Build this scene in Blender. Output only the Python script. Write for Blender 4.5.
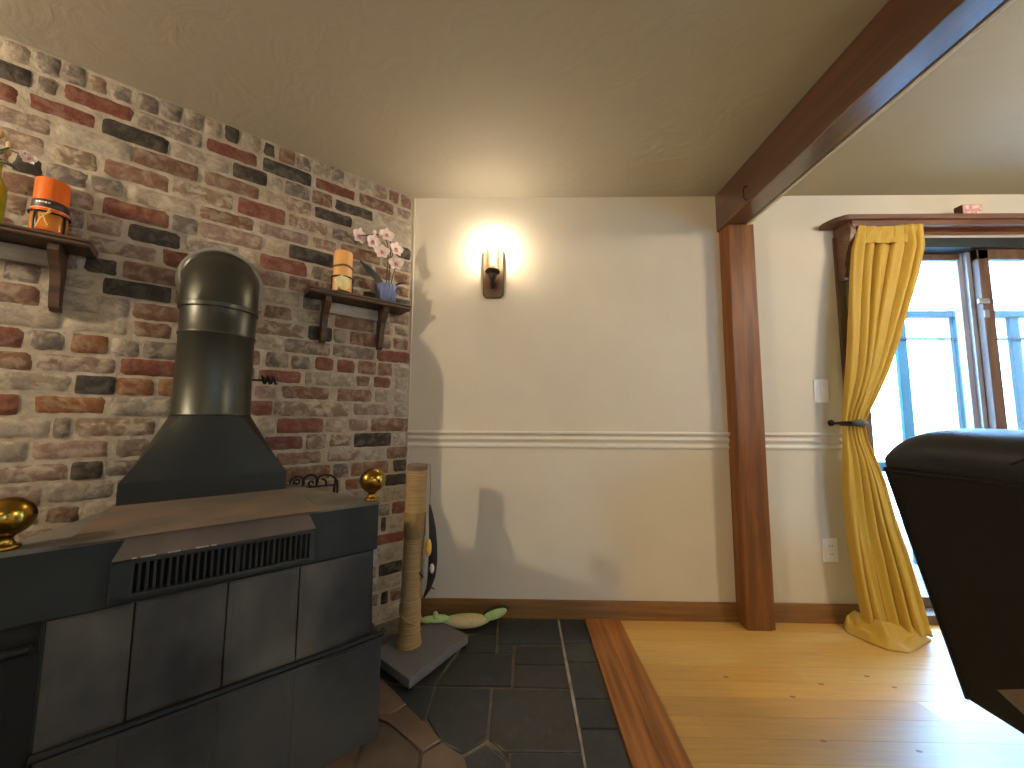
import bpy, bmesh, math, random
from mathutils import Vector, Matrix, noise as mnoise

S = bpy.context.scene
for o in list(bpy.data.objects): bpy.data.objects.remove(o)
random.seed(7)
PI = math.pi

# ------------------------------------------------------------------ camera
H, D = 2.28, 2.02                      # ceiling height, distance to the back wall
CX, CY = -0.607, 2.02                  # corner where the brick wall meets the back wall
A = 0.8703530254866073                 # angle of the brick wall
F, PITCH, YAW, ROLL = 371.38, 0.08907, 0.020255, 0.00505
cam = bpy.data.cameras.new('camera'); cam.sensor_width = 36; cam.lens = F*36/1024
cam.clip_start = .02; cam.clip_end = 200
co = bpy.data.objects.new('camera', cam); S.collection.objects.link(co)
def cam_dir(x, y, z):                  # x right, y forward, z up in the camera's own frame
    c, s = math.cos(ROLL), math.sin(ROLL); x, z = c*x-s*z, s*x+c*z
    c, s = math.cos(PITCH), math.sin(PITCH); y, z = c*y-s*z, s*y+c*z
    c, s = math.cos(YAW), math.sin(YAW); x, y = c*x-s*y, s*x+c*y
    return Vector((x, y, z))
M3 = Matrix((cam_dir(1,0,0), cam_dir(0,0,1), -cam_dir(0,1,0))).transposed()
co.matrix_world = Matrix.Translation((0,0,1.0304)) @ M3.to_4x4()
S.camera = co

# ------------------------------------------------------------------ sky, exposure
S.view_settings.view_transform = 'Standard'; S.view_settings.look = 'None'
S.view_settings.gamma = 1; S.view_settings.use_curve_mapping = False
S.view_settings.exposure = 0.2
S.cycles.use_denoising = True
S.cycles.max_bounces = 10; S.cycles.diffuse_bounces = 5; S.cycles.glossy_bounces = 4
S.cycles.transparent_max_bounces = 12
S.cycles.sample_clamp_indirect = 4.0
W = bpy.data.worlds.new('overcast_sky'); S.world = W; W.use_nodes = True
bg = W.node_tree.nodes['Background']
bg.inputs['Color'].default_value = (0.29, 0.59, 1.0, 1); bg.inputs['Strength'].default_value = 45.0
BULB, BULB_LEFT, BULB_RIGHT, BULB_FILL = 112.0, 1750.0, 145.0, 25.0      # emission of the lamps, the last an added fill
WARM = (1.0, 0.87, 0.70)

# ------------------------------------------------------------------ helpers
def lin(c):
    def f(v):
        v /= 255.0
        return v/12.92 if v <= .04045 else ((v+.055)/1.055)**2.4
    return tuple(f(v) for v in c)
def new_mat(name):
    m = bpy.data.materials.new(name); m.use_nodes = True
    nt = m.node_tree; return m, nt, nt.nodes, nt.links, nt.nodes['Principled BSDF']
def mat(name, col, rough=.6, metal=0.0, var=.12, scale=8.0, stretch=(1,1,1), bump=0.0, bscale=None, col2=None, spec=None, detail=4.0, coat=0.0, lo=.35, hi=.65, bdist=.004):
    """base colour mottled between two tones by noise, with an optional noise bump"""
    m, nt, N, L, B = new_mat(name)
    tc = N.new('ShaderNodeTexCoord'); mp = N.new('ShaderNodeMapping'); mp.inputs['Scale'].default_value = stretch
    L.new(tc.outputs['Object'], mp.inputs['Vector'])
    nz = N.new('ShaderNodeTexNoise'); nz.inputs['Scale'].default_value = scale; nz.inputs['Detail'].default_value = detail
    L.new(mp.outputs['Vector'], nz.inputs['Vector'])
    cr = N.new('ShaderNodeValToRGB'); L.new(nz.outputs['Fac'], cr.inputs['Fac'])
    b = lin(col); b2 = lin(col2) if col2 else None
    c0 = [min(1, v*(1-var)) for v in b] if b2 is None else list(b)
    c1 = [min(1, v*(1+var)) for v in b] if b2 is None else list(b2)
    cr.color_ramp.elements[0].position = lo; cr.color_ramp.elements[1].position = hi
    cr.color_ramp.elements[0].color = c0+[1]; cr.color_ramp.elements[1].color = c1+[1]
    L.new(cr.outputs['Color'], B.inputs['Base Color'])
    B.inputs['Roughness'].default_value = rough; B.inputs['Metallic'].default_value = metal
    if spec is not None: B.inputs['Specular IOR Level'].default_value = spec
    if coat: B.inputs['Coat Weight'].default_value = coat; B.inputs['Coat Roughness'].default_value = .2 if coat == 1.0 else .15
    if bump:
        n2 = N.new('ShaderNodeTexNoise'); n2.inputs['Scale'].default_value = bscale or scale*3; n2.inputs['Detail'].default_value = 5
        L.new(mp.outputs['Vector'], n2.inputs['Vector'])
        bp = N.new('ShaderNodeBump'); bp.inputs['Strength'].default_value = bump; bp.inputs['Distance'].default_value = bdist
        L.new(n2.outputs['Fac'], bp.inputs['Height']); L.new(bp.outputs['Normal'], B.inputs['Normal'])
    return m
def attr_mat(name, rough, smear_col=None, nscale=30., bump=.3, bdist=.003, stretch=(1,1,1), grain=.18, spec=.5, smear_lo=.45, smear_hi=.6):
    """colour comes from the mesh's own colour attribute; its alpha says how much lime smear covers it"""
    m, nt, N, L, B = new_mat(name)
    at = N.new('ShaderNodeAttribute'); at.attribute_name = 'tone'
    tc = N.new('ShaderNodeTexCoord'); mp = N.new('ShaderNodeMapping'); mp.inputs['Scale'].default_value = stretch
    L.new(tc.outputs['Object'], mp.inputs['Vector'])
    nz = N.new('ShaderNodeTexNoise'); nz.inputs['Scale'].default_value = nscale; nz.inputs['Detail'].default_value = 6; nz.inputs['Roughness'].default_value = .65
    L.new(mp.outputs['Vector'], nz.inputs['Vector'])
    mr = N.new('ShaderNodeMapRange'); mr.inputs['From Min'].default_value = .25; mr.inputs['From Max'].default_value = .75
    mr.inputs['To Min'].default_value = 1-grain; mr.inputs['To Max'].default_value = 1+grain
    L.new(nz.outputs['Fac'], mr.inputs['Value'])
    mx = N.new('ShaderNodeMix'); mx.data_type = 'RGBA'; mx.blend_type = 'MULTIPLY'; mx.inputs['Factor'].default_value = 1
    L.new(at.outputs['Color'], mx.inputs[6]); L.new(mr.outputs['Result'], mx.inputs[7])
    out = mx.outputs[2]
    if smear_col:
        n2 = N.new('ShaderNodeTexNoise'); n2.inputs['Scale'].default_value = 24; n2.inputs['Detail'].default_value = 7; n2.inputs['Roughness'].default_value = .62; n2.inputs['Distortion'].default_value = .5
        L.new(tc.outputs['Object'], n2.inputs['Vector'])
        r2 = N.new('ShaderNodeMapRange'); r2.inputs['From Min'].default_value = smear_lo; r2.inputs['From Max'].default_value = smear_hi
        L.new(n2.outputs['Fac'], r2.inputs['Value'])
        mu = N.new('ShaderNodeMath'); mu.operation = 'MULTIPLY'
        L.new(r2.outputs['Result'], mu.inputs[0]); L.new(at.outputs['Alpha'], mu.inputs[1])
        m2 = N.new('ShaderNodeMix'); m2.data_type = 'RGBA'
        L.new(mu.outputs[0], m2.inputs['Factor']); L.new(out, m2.inputs[6]); m2.inputs[7].default_value = list(lin(smear_col))+[1]
        out = m2.outputs[2]
    L.new(out, B.inputs['Base Color']); B.inputs['Roughness'].default_value = rough; B.inputs['Specular IOR Level'].default_value = spec
    if bump:
        bp = N.new('ShaderNodeBump'); bp.inputs['Strength'].default_value = bump; bp.inputs['Distance'].default_value = bdist
        L.new(nz.outputs['Fac'], bp.inputs['Height']); L.new(bp.outputs['Normal'], B.inputs['Normal'])
    return m
def glow(name, col, strength):
    m, nt, N, L, B = new_mat(name)
    B.inputs['Base Color'].default_value = list(col)+[1]
    B.inputs['Emission Color'].default_value = list(col)+[1]; B.inputs['Emission Strength'].default_value = strength
    return m
def thin_glass(name, tint=(1,1,1), gloss=.08, rough=.02):
    m, nt, N, L, B = new_mat(name); N.remove(B)
    t = N.new('ShaderNodeBsdfTransparent'); t.inputs['Color'].default_value = list(tint)+[1]
    g = N.new('ShaderNodeBsdfGlossy'); g.inputs['Roughness'].default_value = rough
    lw = N.new('ShaderNodeLayerWeight'); lw.inputs['Blend'].default_value = .25
    mu = N.new('ShaderNodeMath'); mu.operation = 'MULTIPLY_ADD'; mu.inputs[1].default_value = .5; mu.inputs[2].default_value = gloss
    L.new(lw.outputs['Fresnel'], mu.inputs[0])
    mx = N.new('ShaderNodeMixShader'); L.new(mu.outputs[0], mx.inputs[0]); L.new(t.outputs[0], mx.inputs[1]); L.new(g.outputs[0], mx.inputs[2])
    L.new(mx.outputs[0], N['Material Output'].inputs['Surface'])
    return m

class MB:
    """collects shapes in one bmesh; build() links them as ONE mesh object"""
    def __init__(s): s.bev = False; s.bm = bmesh.new(); s.tone = s.bm.loops.layers.float_color.new('tone')
    def add(s, verts, faces, tone=None, M=None):
        vs = [s.bm.verts.new(M @ Vector(v) if M else v) for v in verts]
        out = []
        for f in faces:
            try: fc = s.bm.faces.new([vs[i] for i in f])
            except ValueError: continue
            out.append(fc)
            if tone:
                for l in fc.loops: l[s.tone] = tone
        return vs, out
    def box(s, c, sz, bev=0.0, M=None, tone=None, seg=2, rot=None):
        x, y, z = [v/2 for v in sz]
        R = rot.to_4x4() if rot else Matrix.Identity(4)
        T = (M or Matrix.Identity(4)) @ Matrix.Translation(c) @ R
        vs, fs = s.add([(i*x, j*y, k*z) for i in (-1,1) for j in (-1,1) for k in (-1,1)],
              [(0,1,3,2),(4,6,7,5),(0,4,5,1),(2,3,7,6),(0,2,6,4),(1,5,7,3)], tone, T)
        if bev > 0:
            s.bev = True; es = list({e for f in fs for e in f.edges})
            bmesh.ops.bevel(s.bm, geom=es, offset=min(bev, .49*min(sz)), segments=seg, affect='EDGES', profile=.5)
        return s
    def span(s, a, b, bev=0.0, **k):
        return s.box([(p+q)/2 for p, q in zip(a, b)], [abs(q-p) for p, q in zip(a, b)], bev, **k)
    def loft(s, rings, cap=True, closed=True, tone=None, M=None):
        n = len(rings[0]); vs = [v for r in rings for v in r]; fs = []
        for i in range(len(rings)-1):
            for j in range(n if closed else n-1):
                k = (j+1) % n; fs.append((i*n+j, i*n+k, (i+1)*n+k, (i+1)*n+j))
        if cap and closed:
            fs.append(tuple(range(n-1, -1, -1))); fs.append(tuple((len(rings)-1)*n+j for j in range(n)))
        s.add(vs, fs, tone, M); return s
    def tube(s, pts, r, seg=10, cap=True, M=None, tone=None):
        pts = [Vector(p) for p in pts]; rings = []
        R = r if isinstance(r, (list, tuple)) else [r]*len(pts)
        t0 = (pts[1]-pts[0]).normalized(); up = Vector((0,0,1)) if abs(t0.z) < .9 else Vector((1,0,0))
        nx = t0.cross(up).normalized()
        for i, p in enumerate(pts):
            t = (pts[min(i+1, len(pts)-1)]-pts[max(i-1, 0)]).normalized()
            nx = (nx - t*nx.dot(t)).normalized(); ny = t.cross(nx)
            rings.append([tuple(p + (nx*math.cos(2*PI*k/seg)+ny*math.sin(2*PI*k/seg))*R[i]) for k in range(seg)])
        return s.loft(rings, cap, True, tone, M)
    def lathe(s, prof, c=(0,0,0), seg=32, M=None, wob=None, tone=None):
        rings = []
        for r, z in prof:
            rings.append([(c[0]+max(r, 1e-4)*(wob(2*PI*k/seg) if wob else 1)*math.cos(2*PI*k/seg), c[1]+max(r, 1e-4)*(wob(2*PI*k/seg) if wob else 1)*math.sin(2*PI*k/seg), c[2]+z) for k in range(seg)])
        return s.loft(rings, True, True, tone, M)
    def ball(s, c, r, seg=24, sc=(1,1,1), M=None, tone=None):
        n = seg//2; rings = []
        for i in range(n+1):
            th = PI*i/n; rr = max(math.sin(th), 1e-3)*r
            rings.append([(c[0]+rr*sc[0]*math.cos(2*PI*k/seg), c[1]+rr*sc[1]*math.sin(2*PI*k/seg), c[2]-r*sc[2]*math.cos(th)) for k in range(seg)])
        return s.loft(rings, True, True, tone, M)
    def prism(s, poly, z0, z1, M=None, bev=0.0, tone=None, seg=1):
        n = len(poly); vs = [(x, y, z0) for x, y in poly]+[(x, y, z1) for x, y in poly]
        area = sum(poly[i][0]*poly[(i+1) % n][1]-poly[(i+1) % n][0]*poly[i][1] for i in range(n))
        f = [tuple(range(n-1, -1, -1)), tuple(range(n, 2*n))]+[(i, (i+1) % n, n+(i+1) % n, n+i) for i in range(n)]
        if area < 0: f = [tuple(reversed(q)) for q in f]
        v, fs = s.add(vs, f, tone, M)
        if bev:
            s.bev = True; es = list({e for q in fs for e in q.edges}); bmesh.ops.bevel(s.bm, geom=es, offset=bev, segments=seg, affect='EDGES', profile=.5)
        return s
    def grid(s, fn, nu, nv, M=None, tone=None, close_u=False):
        vs = [fn(i/(nu if close_u else nu-1), j/(nv-1)) for j in range(nv) for i in range(nu)]
        fs = []
        for j in range(nv-1):
            for i in range(nu if close_u else nu-1):
                k = (i+1) % nu; fs.append((j*nu+i, j*nu+k, (j+1)*nu+k, (j+1)*nu+i))
        s.add(vs, fs, tone, M); return s
    def build(s, name, m, parent=None, sharp=35, recalc=True):
        if recalc: bmesh.ops.recalc_face_normals(s.bm, faces=s.bm.faces[:])
        me = bpy.data.meshes.new(name); s.bm.to_mesh(me); s.bm.free()
        for x in (m if isinstance(m, (list, tuple)) else [m]): me.materials.append(x)
        me.shade_smooth(); me.set_sharp_from_angle(angle=math.radians(sharp))
        o = bpy.data.objects.new(name, me); S.collection.objects.link(o)
        if parent: o.parent = parent
        if s.bev:
            w = o.modifiers.new('weighted_normal', 'WEIGHTED_NORMAL'); w.keep_sharp = True
        return o
def tag(o, label, cat, group=None, kind=None):
    o['label'] = label
    if cat: o['category'] = cat
    if group: o['group'] = group
    if kind: o['kind'] = kind
    return o
def struct(o, label=None, cat=None):
    o['kind'] = 'structure'
    if label: o['label'] = label
    if cat: o['category'] = cat
    return o
def thing(name, label, cat, loc=(0,0,0), rz=0.0, group=None):
    o = bpy.data.objects.new(name, None); S.collection.objects.link(o); o.empty_display_size = .05
    o.location = loc; o.rotation_euler = (0,0,rz); tag(o, label, cat, group); return o
def modi(o, kind, **k):
    md = o.modifiers.new(kind.lower(), kind)
    for a, b in k.items(): setattr(md, a, b)
    return o
# the brick wall's own frame: local x runs along the wall towards the corner, y into the wall
TH = PI/2 - A
DU = Vector((-math.sin(A), -math.cos(A), 0)); NW = Vector((math.cos(A), -math.sin(A), 0))
def wp(u, n, z=0.0):
    p = Vector((CX, CY, 0)) + DU*u + NW*n; return (p.x, p.y, z)
MW = Matrix.Translation((CX, CY, 0)) @ Matrix.Rotation(TH, 4, 'Z')      # wall frame to world (x = -u, y = -n)

# ------------------------------------------------------------------ materials
m_wall = mat('cream_wall_paint', (206,195,172), .75, var=.03, scale=3, bump=.05, bscale=120)
m_trim = mat('cream_trim_paint', (214,206,188), .45, var=.03, scale=5)
m_oak_dark = mat('red_brown_stained_wood', (98,58,26), .45, spec=.3, col2=(130,80,40), scale=4, stretch=(9,9,.7), bump=.1, bscale=14)
m_oak_beam = mat('red_brown_stained_beam', (60,32,15), .35, col2=(84,46,25), scale=4, stretch=(9,.6,9), coat=1.0)
m_base = mat('brown_baseboard_wood', (108,72,34), .45, col2=(134,92,48), scale=5, stretch=(.6,6,9), bump=.1, bscale=12)
m_strip = mat('orange_brown_threshold_wood', (124,72,28), .34, col2=(170,106,50), scale=4, stretch=(9,.55,9), bump=.1, bscale=12)
m_shelf = mat('dark_walnut_wood', (60,42,26), .5, col2=(90,64,40), scale=6, stretch=(1,7,7), bump=.15, bscale=14)
m_rail = mat('pale_weathered_wood', (150,140,126), .8, col2=(176,168,152), scale=7, stretch=(1,7,7))
m_mortar = mat('beige_mortar', (166,153,134), .95, var=.16, scale=22, bump=.8, bscale=60, bdist=.006)
m_brick = attr_mat('reclaimed_brick', .9, (184,170,148), 60., .8, .005, grain=.30, spec=.2, smear_lo=.46, smear_hi=.60)
m_slate = attr_mat('dark_slate', .42, (96,92,80), 16., .35, .004, grain=.25, spec=.45, smear_lo=.55, smear_hi=.85)
m_grout = mat('grey_grout', (104,96,82), .95, var=.25, scale=25)
m_plank = attr_mat('honey_pine_planks', .38, None, 7., .03, .002, (.7,12,1), grain=.13, spec=.5)
pb = m_plank.node_tree.nodes['Principled BSDF']; pb.inputs['Coat Weight'].default_value = .6; pb.inputs['Coat Roughness'].default_value = .32
m_steel = mat('black_stove_steel', (27,29,27), .55, metal=.1, spec=.35, col2=(40,42,39), scale=5, bump=.08, bscale=60)
m_steel_low = mat('sooty_stove_doors', (36,34,31), .55, metal=.05, col2=(88,83,73), scale=4.2, stretch=(1,1,.7), bump=.1, bscale=40, lo=.38, hi=.66)
m_ash = mat('sooty_ash_box', (30,29,26), .6, col2=(66,62,54), scale=4, bump=.1, bscale=40)
m_rust = mat('rusty_stove_top', (70,64,56), .75, metal=0, col2=(98,78,62), scale=7, bump=.2, bscale=50)
m_dust = mat('dusty_grey_stove_top', (74,70,62), .8, col2=(100,94,84), scale=6, bump=.1)
m_hood = mat('charcoal_hood_steel', (34,35,30), .6, metal=.1, spec=.3, var=.1, scale=4)
m_pipe = mat('grey_green_flue_steel', (60,60,51), .36, metal=.55, var=.14, scale=5, stretch=(1,1,.4))
m_black = mat('black_iron', (24,22,21), .5, metal=.5, var=.2, scale=20)
m_brass = mat('polished_brass', (150,118,50), .22, metal=1.0, var=.08, scale=9)
m_void = mat('near_black', (8,8,8), .9, var=.1)  # one even near-black for small dark parts
m_white = mat('white_plastic', (240,236,228), .4, var=.02)

pb = m_oak_beam.node_tree.nodes['Principled BSDF']; pb.inputs['Coat IOR'].default_value = 1.85
# ------------------------------------------------------------------ room shell
bm = MB(); bm.span((-3.2,-2.6,-.12), (4.4,2.25,-.006)); struct(bm.build('floor', m_grout))
# honey pine planks, running along the back wall
PL = [(208,160,80),(202,153,74),(214,168,90),(196,146,70),(209,164,86),(204,158,82)]
bm = MB(); y = D; k = 0
while y > -2.5:
    w = .0885; x = .515 - random.random()*1.3
    while x < 4.3:
        ln = random.uniform(.9, 1.9); a, b = max(x, .515), min(x+ln, 4.35)
        if b-a > .02:
            c = random.choice(PL); j = random.uniform(.93, 1.05)
            bm.span((a+.0003, y-w+.0004, -.02), (b-.0003, y-.0004, 0), 0, tone=[v*j for v in lin(c)]+[0], seg=1)
        x += ln
    y -= w
floor_wood = struct(bm.build('floor_planks', m_plank), 'honey coloured pine plank floor right of the threshold')
# knots in the pine
m_knot = mat('pine_knot', (150,104,54), .35, var=.2, scale=40)
bm = MB()
for x, y in [(.83,1.60),(1.18,1.57),(1.40,1.62),(1.02,1.50),(.98,1.31),(1.45,1.56),(.76,1.19),(1.25,1.28)]:
    bm.lathe([(.0,.0),(.010,.0),(.009,.0003),(0,.0004)], (0,0,0), 12, M=Matrix.Translation((x,y,0)) @ Matrix.Diagonal((1.1,.55,1,1)))
struct(bm.build('floor_planks_surface', m_knot))
# threshold strip between slate and pine: two boards
bm = MB(); bm.span((.337,-2.5,-.02), (.4255,D,.008), .0012, seg=1); bm.span((.4260,-2.5,-.02), (.515,D,.008), .0012, seg=1)
struct(bm.build('trim_1', m_strip), 'red brown wood threshold strip between slate and pine')
# slate
ST = [(48,52,53),(43,46,47),(53,54,52),(46,48,46),(41,45,48)]
TILES = [
[(-0.099,1.985),(0.200,2.005),(0.199,1.798),(-0.092,1.795)],[(-0.014,1.781),(0.196,1.785),(0.197,1.658),(-0.016,1.656)],
[(-0.018,1.647),(0.196,1.648),(0.195,1.524),(-0.02,1.524)],[(-0.263,1.714),(-0.028,1.719),(-0.028,1.528),(-0.32,1.524)],
[(-0.233,1.862),(-0.107,1.866),(-0.101,1.789),(-0.101,1.728),(-0.262,1.723)],[(-0.091,1.786),(-0.024,1.784),(-0.024,1.73),(-0.089,1.728)],
[(-0.316,1.513),(-0.106,1.513),(-0.103,1.299),(-0.108,1.286),(-0.172,1.237),(-0.244,1.275),(-0.315,1.37)],
[(-0.095,1.51),(0.195,1.514),(0.193,1.251),(-0.04,1.247),(-0.095,1.29)],[(-0.103,1.271),(-0.036,1.209),(-0.034,1.05),(-0.157,1.05),(-0.165,1.224)],
[(-0.079,1.258),(-0.048,1.242),(-0.029,1.242),(-0.029,1.214)],[(-0.023,1.241),(0.193,1.244),(0.193,1.08),(-0.024,1.08)],
[(0.209,2.005),(0.334,2.005),(0.334,1.822),(0.207,1.818)],[(0.207,1.808),(0.334,1.812),(0.334,1.681),(0.206,1.678)],
[(0.206,1.669),(0.334,1.672),(0.334,1.475),(0.205,1.471)],[(0.205,1.463),(0.334,1.465),(0.334,1.342),(0.203,1.34)],
[(0.203,1.334),(0.334,1.336),(0.334,1.10),(0.199,1.10)],[(-0.52,2.01),(-0.107,2.01),(-0.107,1.874),(-0.286,1.872),(-0.45,1.870)],
[(-0.72,1.86),(-0.243,1.863),(-0.271,1.722),(-0.73,1.718)],[(-0.623,1.708),(-0.276,1.714),(-0.326,1.524),(-0.62,1.522)],
[(-0.547,1.512),(-0.323,1.514),(-0.321,1.37),(-0.346,1.328),(-0.454,1.456)]]
TILES2 = []                            # the same slate goes on towards the viewer
y = 1.04
while y > -2.4:
    x = .33; 
    while x > -3.0:
        w = random.uniform(.2, .34); TILES2.append([(x-w, y-.27), (x-.008, y-.27), (x-.008, y-.008), (x-w, y-.008)]); x -= w
    y -= .27
bm = MB()
for i, t in enumerate(TILES+TILES2):
    c = ST[i % 5]; j = random.uniform(.85, 1.12)
    bm.prism(t, -.02, 0, bev=.0025, tone=[v*j for v in lin(c)]+[.5])
struct(bm.build('floor_slate_tile', m_slate), 'dark slate tiles with pale grout left of the threshold')
bm = MB(); bm.span((.1962,-2.4,-.02),(.2072,2.005,-.0008)); struct(bm.build('floor_slate_strip', mat('pale_grout_line', (150,142,124), .95, var=.3, scale=14)))
# brown flagstones at the foot of the stove
FL = [(104,84,68),(94,75,61),(98,80,66),(78,67,58)]
HE = [[(-0.598,1.601),(-0.503,1.515),(-0.402,1.422),(-0.449,1.375),(-0.514,1.374)],[(-0.396,1.414),(-0.246,1.279),(-0.295,1.236),(-0.355,1.281),(-0.436,1.343),(-0.512,1.367),(-0.447,1.369)],
[(-0.294,1.227),(-0.243,1.271),(-0.167,1.223),(-0.127,1.129),(-0.15,1.05),(-0.27,1.05)],[(-0.508,1.356),(-0.438,1.333),(-0.353,1.271),(-0.302,1.227),(-0.275,1.05),(-0.45,1.05)],
[(-0.80,1.75),(-0.61,1.607),(-0.525,1.37),(-0.8,1.3)],[(-1.0,1.28),(-0.52,1.36),(-0.46,1.05),(-1.0,1.02)]]
bm = MB()
for i, t in enumerate(HE):
    bm.prism(t, -.02, .004, bev=.003, tone=list(lin(FL[i % 4]))+[.4])
struct(bm.build('floor_flagstone_surface', m_slate), 'brown flagstone edging in front of the stove')
# ceiling: swirled plaster
m_ceil, nt, N, L, B = new_mat('swirled_ceiling_plaster')
B.inputs['Base Color'].default_value = list(lin((172,163,144)))+[1]; B.inputs['Roughness'].default_value = .8
tc = N.new('ShaderNodeTexCoord'); n1 = N.new('ShaderNodeTexNoise'); n1.inputs['Scale'].default_value = 7; n1.inputs['Detail'].default_value = 6; n1.inputs['Distortion'].default_value = 2.2
L.new(tc.outputs['Object'], n1.inputs['Vector'])
bp = N.new('ShaderNodeBump'); bp.inputs['Strength'].default_value = .22; bp.inputs['Distance'].default_value = .012
L.new(n1.outputs['Fac'], bp.inputs['Height']); L.new(bp.outputs['Normal'], B.inputs['Normal'])
bm = MB(); bm.span((-3.2,-2.6,H), (4.4,2.25,H+.1)); struct(bm.build('ceiling', m_ceil))
# back wall with the sliding door's opening
OX0, OX1, OZ = 1.735, 3.50, 2.03
bm = MB(); bm.span((-.9,D,-.1), (OX0,D+.14,H+.05)); bm.span((OX1,D,-.1), (4.4,D+.14,H+.05)); bm.span((OX0,D,OZ), (OX1,D+.14,H+.05))
struct(bm.build('wall_back', m_wall))
for n, a, b in [('wall_right',(4.3,-2.6,-.1),(4.4,D,H+.05)),('wall_side',(-2.52,-2.6,-.1),(-2.42,.55,H+.05))]:
    bm = MB(); bm.span(a, b); struct(bm.build(n, m_wall))
# unseen rear wall; its window is added to give soft daylight fill
WX = [(2.2,2.75)]; WZ0, WZ1 = 1.15, 1.95
bm = MB(); bm.span((-3.2,-2.6,-.1),(4.4,-2.5,WZ0)); bm.span((-3.2,-2.6,WZ1),(4.4,-2.5,H+.05))
for a, b in ((-3.2,WX[0][0]),(WX[0][1],4.4)): bm.span((a,-2.6,WZ0),(b,-2.5,WZ1))
struct(bm.build('wall_rear', m_wall))
m_pane = thin_glass('window_glass', (1,1,1), .02)
for i, (a, b) in enumerate(WX):
    w_ = bpy.data.objects.new('window_%d' % (i+1), None); S.collection.objects.link(w_); w_.location = (a,-2.55,WZ0); struct(w_)
    bm = MB(); L_, h_ = b-a, WZ1-WZ0
    for p, q in (((0,-.06,0),(L_,.06,.04)),((0,-.06,h_-.04),(L_,.06,h_)),((0,-.06,0),(.04,.06,h_)),((L_-.04,-.06,0),(L_,.06,h_)),((L_/2-.02,-.03,0),(L_/2+.02,.03,h_))): bm.span(p, q, .004)
    bm.build('frame', m_trim, w_)
    bm = MB(); bm.span((.03,-.002,.03),(L_-.03,.002,h_-.03)); bm.build('pane', m_pane, w_)
# baseboards
bm = MB(); bm.span((-.60,D-.016,0), (1.12,D,.092), .004); bm.span((1.25,D-.016,0), (OX0,D,.092), .004)
struct(bm.build('baseboard_back', m_base), 'brown wooden baseboard along the cream wall')
# chair rail: a moulded strip
prof = [(0,.868),(-.008,.868),(-.012,.874),(-.010,.884),(-.005,.888),(-.005,.898),(-.013,.904),(-.017,.915),(-.010,.922),(-.006,.926),(-.006,.932),(-.016,.938),(-.022,.946),(-.020,.954),(0,.956)]
bm = MB()
for a, b in ((-.60,1.12),(1.252,OX0)):
    bm.loft([[(x,D+p,z) for p, z in prof] for x in (a, b)])
struct(bm.build('trim_2', m_trim, sharp=50), 'cream moulded chair rail across the wall')
# post and beam
bm = MB(); bm.span((1.112,1.928,0), (1.233,D,2.07), .004); bm.span((1.236,1.936,0), (1.254,D,2.07), .002)
struct(bm.build('pillar', m_oak_dark), 'red brown stained wooden post against the cream wall')
bm = MB(); bm.span((1.10,-2.5,2.066), (1.203,D,H), .005)
struct(bm.build('beam', m_oak_beam), 'red brown stained wooden ceiling beam')
bm = MB(); bm.span((1.212,-2.5,2.062), (1.225,D,H), .002)
struct(bm.build('trim_3', m_trim))
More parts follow.
